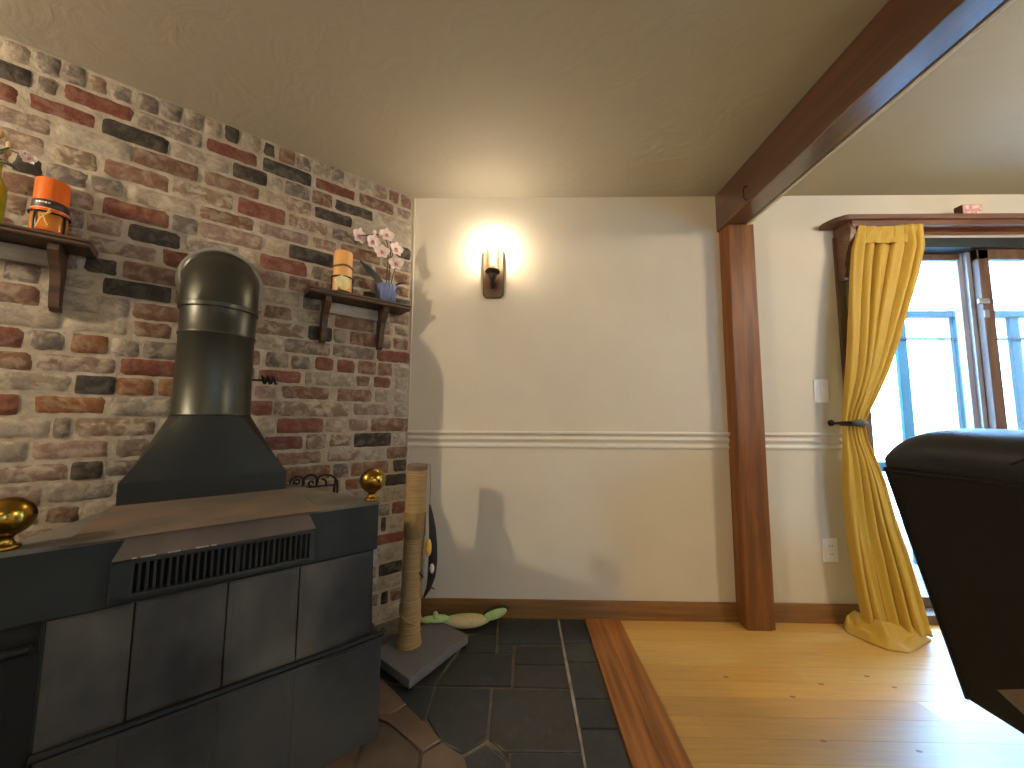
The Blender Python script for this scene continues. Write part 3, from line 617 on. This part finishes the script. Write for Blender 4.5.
bm.tube([(.012,-.046,.066),(.004,-.050,.054),(-.006,-.052,.04),(-.014,-.053,.006)], .0016, 6); bm.tube([(-.002,-.052,.05),(.004,-.053,.03),(.010,-.053,.018)], .0014, 6); bm.tube([(-.006,-.052,.05),(.006,-.053,.058),(.012,-.049,.076)], .0014, 6)
bm.build('raffia_bow', m_raf, t)
wire_holder('dark wire holder around the orange candle on the left shelf', wp(1.287,.07,1.613), .0438, .066)

# orchid
m_pot = mat('blue_fluted_ceramic', (98,112,152), .35, var=.08, scale=6)
m_stem = mat('dark_orchid_stem', (52,44,30), .6, var=.15, scale=30)
m_leafd = mat('dark_green_leaf', (13,19,11), .35, var=.25, scale=14)
m_petal = mat('white_pink_petal', (232,206,196), .6, col2=(240,224,214), scale=16)
m_lip = mat('rose_orchid_centre', (190,128,124), .6, var=.2, scale=40)
OU, ON, OZ0 = .168, .068, 1.613
t = thing('orchid', 'white and pink orchid in a blue fluted pot on the shelf', 'orchid', wp(OU,ON,OZ0), TH)
bm = MB(); bm.lathe([(0,0),(.040,0),(.044,.003),(.052,.06),(.056,.088),(.052,.092),(.047,.088),(.045,.07),(0,.07)], seg=96, wob=lambda a: 1+.035*math.cos(20*a)); bm.build('pot', m_pot, t, sharp=60)
bm = MB(); bm.lathe([(0,.068),(.045,.068),(.045,.078),(.02,.083),(0,.084)], seg=20); bm.build('soil', m_stem, t)
FLW = [(.319,1.921),(.250,1.913),(.180,1.968),(.201,1.872),(.128,1.908),(.126,1.832)]
def fx(u, z): return (OU-u, -.012, z-OZ0)
for pts in ([(-.002,0,.07),(.0,-.002,.16),(.002,-.006,.26),(-.014,-.01,.33),(-.06,-.012,.345),(-.11,-.012,.325),(-.15,-.012,.312)],[(.012,0,.07),(.012,-.002,.18),(.014,-.004,.27),(.010,-.01,.33),(-.012,-.012,.355)],[(.02,0,.075),(.026,-.004,.13),(.036,-.008,.18),(.044,-.01,.22)],[(.012,0,.22),(.026,-.006,.27),(.04,-.01,.295)]):
    bm = MB(); V = [Vector(p) for p in pts]; P2 = []
    for i in range(len(V)-1):
        for k in range(4):
            a, b, c, d = V[max(i-1,0)], V[i], V[i+1], V[min(i+2,len(V)-1)]; q = k/4
            P2.append(.5*((2*b)+(c-a)*q+(2*a-5*b+4*c-d)*q*q+(3*b-a-3*c+d)*q**3))
    P2.append(V[-1]); bm.tube(P2, .0026, 7); bm.build('stem', m_stem, t)
def petal(bm, M, ln, w, cup):
    def fn(u, v):
        s_ = math.sin(PI*min(1, v*.93+.07))**.75; x = (u*2-1)*w*s_; y = v*ln
        return tuple(M @ Vector((x, y, cup*(v*v)*ln+.18*abs(u*2-1)**2*w)))
    bm.grid(fn, 7, 7)
def flower(parent, c, size, tilt, rot):
    Mf = Matrix.Translation(c) @ Matrix.Rotation(rot, 4, 'Z') @ Matrix.Rotation(PI/2+tilt, 4, 'X')
    bm = MB()
    for ang, ln, w in ((0,1,.36),(72,1,.52),(144,.9,.34),(216,.9,.34),(288,1,.52)):
        petal(bm, Mf @ Matrix.Rotation(math.radians(ang), 4, 'Z'), ln*size, w*size, .18)
    o = bm.build('flower', m_petal, parent, sharp=80, recalc=False); modi(o, 'SOLIDIFY', thickness=.0008)
    bm = MB(); bm.ball((0,0,.004), size*.2, 12, (1,1.2,.8), M=Mf); petal(bm, Mf @ Matrix.Rotation(PI, 4, 'Z') @ Matrix.Translation((0,0,.004)), size*.45, size*.2, .6)
    bm.build('flower_centre', m_lip, o, recalc=False)
for i, (u, z) in enumerate(FLW): flower(t, fx(u, z), .041, random.uniform(-.15,.3), random.uniform(-.45,.45))
for x, y, z in ((-.075,-.014,.352),(-.045,-.012,.352)):
    bm = MB(); bm.ball((x,y,z), .009, 12, (1,1,1.3)); bm.build('bud', m_petal, t)
def leaf(name, base, tip, w, droop, mt, parent, nrm=(0,-.5,.85)):
    b, e = Vector(base), Vector(tip); d = e-b; sd = d.normalized().cross(Vector(nrm)).normalized(); n_ = sd.cross(d.normalized())
    bm = MB()
    def fn(u, v):
        ww = w*math.sin(PI*min(1,(v*.9+.1)))**.8*(u*2-1)
        return tuple(b+d*v+sd*ww+n_*(abs(u*2-1)*w*.3+droop*math.sin(PI*v)))
    bm.grid(fn, 7, 12); o = bm.build(name, mt, parent, sharp=80, recalc=False); modi(o, 'SOLIDIFY', thickness=.0015); return o
leaf('leaf', (-.018,-.01,.08), (-.145,-.02,.180), .020, .004, m_leafd, t, (.1,-.95,.25))
leaf('leaf', (.028,-.01,.09), (.068,-.035,.055), .016, .012, m_leafd, t); leaf('leaf', (.03,.0,.085), (.105,-.015,.128), .012, .008, m_leafd, t)
# green bottle vase with a pink spray on the left shelf
m_gg = mat('yellow_green_glass', (128,136,22), .1, var=.3, scale=14, coat=.7, col2=(176,184,40))
t = thing('flower_vase', 'yellow green glass vase with pink blossoms at the left edge', 'vase', wp(1.408,.07,1.614), TH)
bm = MB(); bm.lathe([(0,0),(.028,0),(.031,.004),(.032,.10),(.030,.125),(.019,.15),(.016,.165),(.016,.20),(.019,.203),(.018,.206),(.013,.203),(.012,.17),(0,.16)], seg=32); bm.build('bottle', m_gg, t)
bm = MB()
for pts in ([(0,0,.15),(.005,0,.23),(.03,-.005,.25),(.062,-.012,.24)],[(0,0,.15),(-.01,0,.25),(.01,-.01,.285)],[(0,0,.15),(.012,-.004,.215),(.035,-.008,.205)]): bm.tube(pts, .002, 6)
bm.build('stem', m_stem, t)
flower(t, (.070,-.02,.232), .019, .1, .2); flower(t, (.062,-.022,.246), .011, .3, .1)
m_bud = mat('tan_bud', (176,150,96), .6, var=.1)
for x, y, z in ((.028,-.014,.262),(.026,-.014,.236),(.010,-.014,.29)):
    bm = MB(); bm.ball((x,y,z), .008, 10, (1,1,1.5)); bm.build('bud', m_bud, t)
m_teal = mat('teal_leaf', (28,66,52), .5, var=.15)
leaf('leaf', (.01,-.01,.20), (.05,-.02,.185), .009, .004, m_teal, t); leaf('leaf', (.0,-.01,.21), (.03,-.02,.25), .008, .004, m_teal, t)
# ------------------------------------------------------------------ wall sconces
m_sconce = mat('brown_sconce_wood', (86,62,42), .5, col2=(110,82,56), scale=6, stretch=(6,6,1), bump=.1)
m_cup = mat('dark_bronze', (46,34,28), .4, metal=.6, var=.1)
m_shade = thin_glass('clear_shade_glass', (1.0,.96,.90), .04)
def sconce(loc, rz, lab, power):
    t = thing('wall_sconce', lab, 'wall lamp', loc, rz, 'wooden wall sconces')
    bm = MB(); c = .018
    pl = [(-.058,-.142+c),(-.058+c,-.142),(.058-c,-.142),(.058,-.142+c),(.058,.142-c),(.058-c,.142),(-.058+c,.142),(-.058,.142-c)]
    bm.prism(pl, 0, .018, M=Matrix.Rotation(PI/2, 4, 'X'), bev=.004); bm.build('backplate', m_sconce, t)
    bm = MB(); bm.tube([(0,-.016,-.078),(0,-.04,-.09),(0,-.062,-.078),(0,-.068,-.05)], [.011,.010,.010,.012], 12); bm.ball((0,-.03,-.068), .017, 16)
    bm.build('arm', m_cup, t)
    bm = MB(); bm.lathe([(0,-.058),(.014,-.058),(.020,-.048),(.024,-.028),(.040,-.020),(.043,-.013),(.041,-.008),(.0,-.008)], (0,-.068,0), 28); bm.build('cup', m_cup, t)
    bm = MB(); bm.lathe([(0,-.006),(.014,-.006),(.014,.022),(0,.022)], (0,-.068,0), 18); bm.build('socket', mat('bulb_socket', (190,170,130), .4, metal=.5), t)
    bm = MB(); bm.grid(lambda u, v: ((.038-.004*v)*math.cos(2*PI*u), -.068+(.038-.004*v)*math.sin(2*PI*u), -.008+.128*v), 36, 8, close_u=True)
    o = bm.build('glass_shade', m_shade, t, recalc=False); modi(o, 'SOLIDIFY', thickness=.002)
    bm = MB(); bm.lathe([(.012,.020),(.013,.09),(.022,.132),(.026,.156),(.024,.176),(.014,.188),(.0,.192)], (0,-.068,0), 20); bm.build('bulb', glow('lit_bulb', WARM, power), t)
    return t
sconce((-.148,D,1.830), 0, 'lit wooden wall sconce with a clear glass shade on the cream wall', BULB)
sconce((-2.42,-.24,1.83), PI/2, 'twin wooden wall sconce on the side wall left of the stove', BULB_LEFT)
# flush ceiling lamp over the room on the right
def ceiling_lamp(x, y, lab, power):
    t = thing('ceiling_lamp', lab, 'ceiling lamp', (x,y,H), 0, 'round ceiling lamps')
    bm = MB(); bm.lathe([(0,0),(.09,0),(.09,-.02),(.05,-.03),(.02,-.10),(0,-.10)], seg=32); bm.build('canopy', m_brass, t)
    bm = MB(); bm.lathe([(.02,-.10),(.07,-.115),(.115,-.16),(.115,-.20),(.07,-.25),(0,-.265)], seg=32); bm.build('globe', glow('lit_globe', (1.0,.88,.72), power), t)
ceiling_lamp(2.42, .60, 'round glass ceiling lamp over the pine floor', BULB_RIGHT)
ceiling_lamp(.1, -1.3, 'added fill lamp, a round glass one on the ceiling behind the viewer', BULB_FILL)  # unseen lamp added to lift the lower back wall

# ------------------------------------------------------------------ switch, outlet, hooks
t = thing('light_switch', 'white light switch plate on the cream wall above the chair rail', 'switch', (1.615,D,1.178))
bm = MB(); bm.span((-.038,-.007,-.062),(.038,0,.062), .003); bm.build('plate', m_white, t)
bm = MB(); bm.span((-.006,-.011,-.013),(.006,-.005,.013), .002); bm.box((0,-.014,.006), (.008,.014,.010), .002, rot=Matrix.Rotation(.4, 3, 'X')); bm.build('toggle', m_white, t)
t = thing('wall_outlet', 'white electrical outlet plate low on the cream wall', 'outlet', (1.605,D,.356))
bm = MB(); bm.span((-.037,-.007,-.060),(.037,0,.060), .003); bm.build('plate', m_white, t)
for z in (.021,-.021):
    bm = MB(); bm.box((0,-.008,z), (.030,.006,.026), .004); so = bm.build('socket', m_white, t)
    bm = MB()
    for x in (-.006,.006): bm.box((x,-.0112,z+.003), (.002,.001,.008))
    bm.build('slot', m_void, so)
t = tag(MB().tube([(0,0,.035),(-.012,0,.036),(-.020,0,.02),(-.018,.004,.0),(-.016,.006,-.02),(-.006,.004,-.034),(0,.0,-.03)], .0028, 8).build('beam_hook', m_black), 'small black wire hook on the side of the beam', 'hook'); t.location = (1.101,1.73,2.115)
# ------------------------------------------------------------------ window shelf over the door
m_val = mat('mahogany_valance', (88,55,38), .30, col2=(116,78,58), scale=4, stretch=(.6,8,8), coat=.2)
m_val2 = mat('orange_brown_fascia', (146,84,54), .4, col2=(168,104,72), scale=4, stretch=(.6,8,8))
t = thing('window_shelf', 'dark red brown wooden shelf above the sliding door', 'shelf', (1.665,D,2.10))
bm = MB(); w = 1.985; pl = [(0.0,0.0)]+[(.065*(1-math.cos(a))+.0, -.128*math.sin(a)) for a in [PI/2*k/8 for k in range(1,9)]]+[(w,-.128),(w,0)]
bm.prism(pl, -.026, 0, bev=.004, seg=2); bm.build('board', m_val, t)
bm = MB(); bm.span((.085,-.112,-.056),(w,-.088,-.024), .004); bm.build('moulding', m_val, t)
bm = MB(); pf = [(0,-.026),(-.100,-.026),(-.108,-.06),(-.108,-.09),(-.092,-.14),(-.07,-.19),(-.058,-.24),(-.062,-.285),(-.05,-.315),(-.03,-.325),(0,-.325)]
bm.loft([[(x,p,q) for p, q in pf] for x in (.078,.104)]); br = bm.build('bracket', m_val, t)
bm = MB()
bm.bm.free()
for z, y in ((-.135,-.075),(-.31,-.045)): bm = MB(); bm.ball((.077,y,z), .008, 12, (.5,1,1)); bm.build('screw_cap', m_brass, br)
bm = MB(); bm.span((.104,-.030,-.054),(w,-.004,-.024), .003); bm.build('fascia', m_val2, t)
# carved pink block
m_pink = mat('pink_painted_block', (196,146,138), .6, var=.06, scale=20)
m_pink2 = mat('dark_red_paint', (92,32,32), .6, var=.1)
m_carve = mat('pale_pink_relief', (224,190,178), .6, var=.06)
t = thing('carved_block', 'small pink carved block standing on the shelf over the door', 'ornament', (2.405,1.952,2.10))
bm = MB(); bm.span((-.050,-.018,0),(.050,.022,.072), .003); bm.build('block', m_pink2, t)
bm = MB(); bm.span((-.050,-.0215,.001),(.050,-.0175,.071), .001); fp = bm.build('front_panel', m_pink, t)
bm = MB()
for x, z, sx, sz, r_ in [(-.032,.054,.020,.022,.3),(.012,.056,.044,.016,-.15),(.036,.046,.016,.010,.5),(-.034,.018,.010,.026,.4),(-.018,.018,.012,.022,-.5),(.001,.018,.010,.026,0),(.022,.018,.016,.024,.35),(.040,.020,.010,.022,-.3)]:
    bm.box((x,-.0225,z), (sx,.004,sz), .003, rot=Matrix.Rotation(r_, 3, 'Y'))
bm.build('relief', m_carve, fp)

# ------------------------------------------------------------------ curtain
m_curt, nt, N, L, B = new_mat('mustard_yellow_curtain')
tc = N.new('ShaderNodeTexCoord'); nz = N.new('ShaderNodeTexNoise'); nz.inputs['Scale'].default_value = 90; nz.inputs['Detail'].default_value = 3; L.new(tc.outputs['Object'], nz.inputs['Vector'])
cr = N.new('ShaderNodeValToRGB'); L.new(nz.outputs['Fac'], cr.inputs['Fac'])
cr.color_ramp.elements[0].color = list(lin((186,146,42)))+[1]; cr.color_ramp.elements[1].color = list(lin((206,166,56)))+[1]
L.new(cr.outputs['Color'], B.inputs['Base Color']); B.inputs['Roughness'].default_value = .62; B.inputs['Sheen Weight'].default_value = .25
tr = N.new('ShaderNodeBsdfTranslucent'); tr.inputs['Color'].default_value = list(lin((200,156,44)))+[1]
mx = N.new('ShaderNodeMixShader'); mx.inputs[0].default_value = .16; L.new(B.outputs[0], mx.inputs[1]); L.new(tr.outputs[0], mx.inputs[2]); L.new(mx.outputs[0], N['Material Output'].inputs['Surface'])
ROWS = [(2.052,1.784,2.098),(1.915,1.741,2.088),(1.769,1.717,2.049),(1.646,1.702,2.008),(1.435,1.682,1.934),(1.280,1.665,1.871),(1.126,1.649,1.794),(1.010,1.637,1.735),(0.925,1.634,1.743),(0.722,1.624,1.800),(0.534,1.630,1.833),(0.415,1.635,1.862),(0.250,1.647,1.886),(0.112,1.660,1.902),(0.03,1.668,1.915)]
def edge(z):
    for (z1,a1,b1),(z0,a0,b0) in zip(ROWS, ROWS[1:]):
        if z >= z0: 
            q = (z-z0)/(z1-z0); q = max(0, min(1, q)); return a0+(a1-a0)*q, b0+(b1-b0)*q
    return ROWS[-1][1:]
def curtain_pt(u, v):
    z = 2.043-(2.043-.028)*v; l, r_ = edge(z)
    tie = math.exp(-((z-1.01)/.16)**2)
    amp = .021*(1-.5*tie)*min(1, (2.043-z)/.12+.12)
    ph = 2*PI*(6.2*u+.30*math.sin(5*u+1.0))+.6*math.sin(2.2*z)
    fold = math.sin(ph)+.35*math.sin(2.3*ph+1+z*2)+.25*math.sin(9*PI*u+3*z)
    y = 1.918+amp*fold*.75-.012*(1-tie)+ .012*math.sin(3*z+5*u)*(1-tie)
    if z < .45: y -= .03*(1-z/.45)*(1 if u > .3 else u/.3)
    x = l+(r_-l)*u+.010*math.cos(ph)*(1-tie)*min(1,(2.043-z)/.1)*(0 if u in (0,1) else 1)
    return (x, min(y, 1.985), z)
t = thing('curtain', 'mustard yellow floor length curtain tied back beside the glass door', 'curtain', (1.8,1.92,0))
Mi = Matrix.Translation((-1.8,-1.92,0))
bm = MB(); bm.grid(curtain_pt, 120, 150, M=Mi); o = bm.build('fabric', m_curt, t, sharp=180, recalc=False); modi(o, 'SOLIDIFY', thickness=.002)
# header band: flat hem at the top
bm = MB(); bm.grid(lambda u, v: (1.784+.312*u-.006*v, 1.918+.003*math.sin(22*u)-.020*v+.003*math.sin(40*u+9*v), 2.043-.10*v), 60, 12, M=Mi)
o = bm.build('header_band', m_curt, t, sharp=180, recalc=False); modi(o, 'SOLIDIFY', thickness=.003)
# cloth puddled on the floor
PT = [(1.60,1.965),(1.588,1.925),(1.612,1.842),(1.649,1.788),(1.715,1.772),(1.79,1.80),(1.848,1.832),(1.932,1.872),(1.948,1.93)]
PB = [(1.66,1.955),(1.67,1.93),(1.70,1.90),(1.74,1.885),(1.79,1.885),(1.83,1.89),(1.87,1.90),(1.90,1.915),(1.915,1.94)]
def interp(P, q):
    q *= len(P)-1; i = min(int(q), len(P)-2); f = q-i; return P[i][0]+(P[i+1][0]-P[i][0])*f, P[i][1]+(P[i+1][1]-P[i][1])*f
def puddle(u, v):
    a, b = interp(PT, u), interp(PB, u)
    x, y = a[0]+(b[0]-a[0])*v, a[1]+(b[1]-a[1])*v
    z = .004+.085*math.sin(PI*.5*v)**1.5*(1-.45*u)+.016*math.sin(PI*v)*math.sin(17*u+2)+.010*math.sin(31*u+6*v)*v*(1-v)*3+.012*math.sin(PI*min(1,v*2.2))*(1-u*.5)
    return (x, y, max(z, .003))
bm = MB(); bm.grid(puddle, 70, 24, M=Mi); o = bm.build('hem', m_curt, t, sharp=180, recalc=False); modi(o, 'SOLIDIFY', thickness=.0025)
# tieback and its hook
m_tie = mat('grey_tieback_cord', (64,60,58), .6, var=.2, scale=60)
t = thing('tieback', 'dark grey tieback holding the yellow curtain to the wall', 'tieback', (1.62,1.92,1.008))
bm = MB(); cx = 1.686-1.62
bm.lathe([(.052,-.010),(.056,-.004),(.056,.004),(.052,.010),(.050,.0)], (0,0,0), 32, M=Matrix.Translation((cx,0,0)) @ Matrix.Rotation(-.05, 4, 'Y') @ Matrix.Diagonal((1.02,.95,1,1))); bm.build('loop', m_tie, t)
bm = MB(); bm.ball((cx-.022,-.056,.004), .024, 16, (1.25,.5,.75)); bm.build('knot', m_tie, t)
bm = MB(); bm.tube([(.035,.098,.0),(.024,.05,.0),(.008,.0,.002),(.008,-.04,.004),(.03,-.052,.004)], [.007,.007,.008,.008,.007], 10); bm.lathe([(0,0),(.016,0),(.016,.006),(0,.006)], (0,0,0), 16, M=Matrix.Translation((.035,.099,0)) @ Matrix.Rotation(PI/2, 4, 'X')); bm.build('wall_hook', m_black, t)
# ------------------------------------------------------------------ cat scratching post
m_rope = mat('sisal_rope', (150,120,76), .9, col2=(172,142,96), scale=14, stretch=(1,1,16), bump=.6, bscale=14, bdist=.004)
m_carpet = mat('grey_carpet', (104,102,101), .95, var=.06, scale=60, bump=.4, bscale=150)
t = thing('scratching_post', 'sisal wrapped cat scratching post with a grey carpeted base', 'scratching post', (-.462,1.700,0))
an = math.atan2(.311,.189)               # direction of the base's long edge
bm = MB(); ca = Vector((-.226,1.772)); cb = Vector((-.41,1.478)); dv = Vector((-.79,.61)).normalized()*.265
quad = [ca, cb, cb+dv, ca+dv]
bm.prism([(p.x+.462,p.y-1.70) for p in quad], .010, .048, bev=.008, seg=2); bm.build('base', m_carpet, t)
for p in quad:
    q = p.lerp((ca+cb+dv)/2, .12); bm = MB(); bm.lathe([(0,0),(.014,0),(.014,.012),(0,.012)], (q.x+.462,q.y-1.70,0), 12); bm.build('foot', m_void, t)
bm = MB(); prof = []; z = .048
lean = lambda z_: Matrix.Identity(4)
k = 0
while z < .790:
    rr = .0435+(.010*max(0, 1-(z-.048)/.05) if z < .1 else 0); prof += [(rr-.0014,z),(rr+.0006,z+.002),(rr+.0006,z+.005)]; z += .0065; k += 1
prof = [(0,.048)]+prof+[(.0435,.793),(0,.793)]
ML = Matrix.Translation((-.016,0,0)) @ Matrix.Rotation(.022, 4, 'Y')
bm.lathe(prof, (0,0,0), 36, M=ML); bm.build('post', m_rope, t, sharp=60)
bm = MB(); bm.lathe([(0,.791),(.044,.791),(.045,.794),(.045,.812),(.042,.816),(0,.816)], seg=32, M=ML); bm.build('cap', mat('brown_carpet_cap', (112,92,78), .95, var=.1, scale=60), t)
bm = MB()
for z0, sl_ in ((.215,.03),(.155,-.02),(.09,.012)): bm.tube([(.0465*math.cos(a), .0465*math.sin(a), z0+sl_*math.sin(a+2)+.02*math.sin(a*.5)) for a in [2*PI*k/30 for k in range(27)]], .0042, 7, M=ML)
bm.build('loose_rope', m_rope, t)
bm = MB(); bm.lathe([(.0445,.50),(.0475,.505),(.0478,.60),(.0445,.607)], seg=30, M=ML); bm.build('worn_wrap', mat('worn_olive_wrap', (132,106,62), .9, var=.15, scale=30, bump=.3), t)
# plush bird hanging from the post
m_plb = mat('black_plush', (40,36,40), .9, var=.15, scale=40); m_ply = mat('yellow_felt', (222,178,64), .8, var=.06); m_plw = mat('pale_grey_felt', (176,178,172), .85, var=.05)
t = thing('plush_toy', 'long black plush toy with yellow and white patches hanging from the post', 'cat toy', (-.398,1.690,.636))
bm = MB(); bm.tube([(-.018,0,.182),(-.004,0,.18),(.0,0,.10),(.0,0,0)], .0016, 6); bm.build('string', mat('mauve_string', (96,70,70), .7), t)
bm = MB(); bm.tube([(.0,0,.004),(.006,0,-.04),(.014,0,-.10),(.019,0,-.17),(.020,0,-.24),(.016,0,-.30),(.004,0,-.35),(-.016,-.004,-.39)], [.004,.010,.015,.018,.019,.017,.011,.004], 14); bm.build('body', m_plb, t)
bm = MB(); bm.ball((.002,-.014,-.175), .036, 18, (.42,.5,1.05)); bm.build('yellow_patch', m_ply, t)
bm = MB(); bm.ball((-.012,-.006,-.265), .034, 18, (.42,.4,1.5)); bm.build('belly', m_plw, t)
bm = MB(); bm.ball((.020,-.016,-.262), .020, 14, (.5,.4,1.1)); bm.build('white_patch', m_white, t)
bm = MB(); bm.tube([(-.018,-.008,-.305),(-.032,-.012,-.29),(-.04,-.012,-.27)], [.004,.003,.002], 8); bm.build('limb', m_plb, t); bm = MB(); bm.tube([(.018,-.01,-.345),(.032,-.014,-.35)], [.003,.002], 8); bm.build('limb', m_plb, t)
# green plush on the floor
m_gr = mat('pale_green_plush', (168,188,124), .9, var=.12, scale=40, bump=.4, bscale=160); m_bei = mat('beige_plush_belly', (198,178,128), .9, var=.08, scale=40, bump=.3, bscale=160); m_bk = mat('dark_plush_edge', (30,32,24), .9)
t = thing('plush_toy', 'flat pale green and beige plush toy lying on the slate by the baseboard', 'cat toy', (-.262,1.905,0), .26)
def blob(name, m_, c, sc, M=None, n=22):
    b = MB(); b.ball((0,0,0), 1, n, sc, M=Matrix.Translation(c) @ (M or Matrix.Identity(4))); return b.build(name, m_, t)
blob('back', m_gr, (.0,.006,.036), (.128,.034,.030), Matrix.Rotation(.06, 4, 'Y'))
blob('belly', m_bei, (.010,-.010,.038), (.098,.030,.028), Matrix.Rotation(.06, 4, 'Y'))
blob('paddle_tail', m_gr, (.148,.002,.052), (.064,.020,.024), Matrix.Rotation(-.22, 4, 'Y')); blob('dark_rim', m_bk, (.150,.010,.055), (.071,.017,.029), Matrix.Rotation(-.22, 4, 'Y'))
blob('neck', m_gr, (-.130,-.002,.064), (.050,.026,.016)); blob('snout', m_gr, (-.175,-.002,.066), (.036,.022,.014))
for y in (-.016,.014): blob('eye_bump', m_gr, (-.142,y,.080), (.012,.010,.012), n=14)

# ------------------------------------------------------------------ leather recliner, seen from behind
m_lea = mat('black_leather', (20,22,25), .46, var=.12, scale=14, bump=.12, bscale=130, spec=.38)
m_lea2 = mat('matte_black_back_panel', (20,18,16), .75, var=.12, scale=40, bump=.1, bscale=200, spec=.25)
RX, RY0, RY1 = 1.335, .40, 1.212
t = thing('recliner', 'black leather recliner turned away, its back to the room', 'armchair', (RX+.45,(RY0+RY1)/2,0))
Mr = Matrix.Translation((-(RX+.45),-(RY0+RY1)/2,0))
# flat rear panel
bx = lambda z: RX-(z-.2)*.269
bm = MB(); bm.loft([[(bx(.2),y,.2),(bx(.2)+.06,y,.2),(bx(.885)+.06,y,.885),(bx(.885),y,.885)] for y in (RY0,RY1)], M=Mr)
o = bm.build('back_panel', m_lea2, t); modi(o, 'BEVEL', width=.008, segments=2)
bm = MB(); bm.tube([(bx(z)-.001,RY1-.004,z) for z in (.205,.4,.6,.88)], .006, 8, M=Mr); bm.tube([(bx(.876)-.002,y,.876+.004*math.sin(9*y)) for y in [RY0+(RY1-RY0)*k/14 for k in range(15)]], .006, 8, M=Mr); bm.build('piping', m_lea2, t)
# padded top roll, rounded at its ends
prof = [(.012,-.03),(-.003,-.004),(-.010,.035),(-.008,.075),(.008,.112),(.032,.143),(.066,.163),(.11,.170),(.17,.172),(.23,.166),(.29,.148),(.33,.115),(.35,.07),(.345,.02),(.31,-.02),(.22,-.05),(.10,-.05)]
bm = MB(); rings = []
cxp, czp = .16, .03
for q in [0,.03,.08,.16,.28,.42,.58,.72,.84,.92,.97,1]:
    y = RY0-.01+(RY1-RY0+.02)*q; e_ = min(q, 1-q)*(RY1-RY0); s_ = .45+.55*math.sin(min(1, e_/.09)*PI/2)
    wv = .006*math.sin(17*q)+.004*math.sin(31*q+1)
    rings.append([(bx(.885)+cxp+(p-cxp)*(1-.30*(1-s_)*(z > czp)), y, (.885+czp+(z-czp)*(s_*(1+wv*3*(z > .07)) if z > czp else 1))) for p, z in [(p_, z_*.70) for p_, z_ in prof]])
bm.loft(rings, M=Mr); o = bm.build('headrest', m_lea, t, sharp=70); modi(o, 'SUBSURF', levels=2, render_levels=2)
# crease piping where the pillow folds
bm = MB(); bm.tube([(bx(.885)+p-.001,.90-.035*k,.885+z*.70) for k, (p, z) in enumerate([(-.007,.06),(.0,.09),(.014,.118),(.034,.142),(.066,.161),(.11,.168)])], .0035, 6, M=Mr); bm.build('seam', m_lea2, t)
# front cushion, seat, arms, base
bm = MB(); bm.box((RX+.16,(RY0+RY1)/2,.62), (.20,.52,.62), .07, M=Mr, seg=4, rot=Matrix.Rotation(-.26, 3, 'Y')); bm.build('backrest', m_lea, t)
bm = MB(); bm.box((RX+.48,(RY0+RY1)/2,.40), (.60,.52,.17), .06, M=Mr, seg=4); bm.build('seat', m_lea, t)
for y in (RY0+.08,RY1-.08):
    bm = MB(); bm.box((RX+.47,y,.41), (.70,.14,.36), .06, M=Mr, seg=4); bm.build('armrest', m_lea, t)
bm = MB(); bm.box((RX+.80,(RY0+RY1)/2,.36), (.10,.52,.26), .04, M=Mr, seg=4); bm.build('footrest', m_lea, t)
bm = MB(); bm.lathe([(0,0),(.27,0),(.27,.02),(.22,.035),(.06,.045),(.05,.33),(0,.33)], (RX+.56,(RY0+RY1)/2,0), 32, M=Mr); bm.build('swivel_base', m_black, t)
# pale triangular patch low on the rear panel
m_tag = mat('taupe_fabric_patch', (104,90,76), .85, var=.06, scale=30)
bm = MB(); T3 = [(1.111,.295),(1.045,.342),(.96,.40),(.96,.20),(1.02,.228),(1.065,.267)]
bm.add([(bx(z)-.003,y,z) for y, z in T3]+[(bx(z)+.002,y,z) for y, z in T3], [tuple(range(6)), tuple(range(11,5,-1))]+[(i,(i+1) % 6,6+(i+1) % 6,6+i) for i in range(6)], M=Mr)
tag(bm.build('fabric_patch', m_tag, t), 'paler taupe patch low on the rear panel', None)
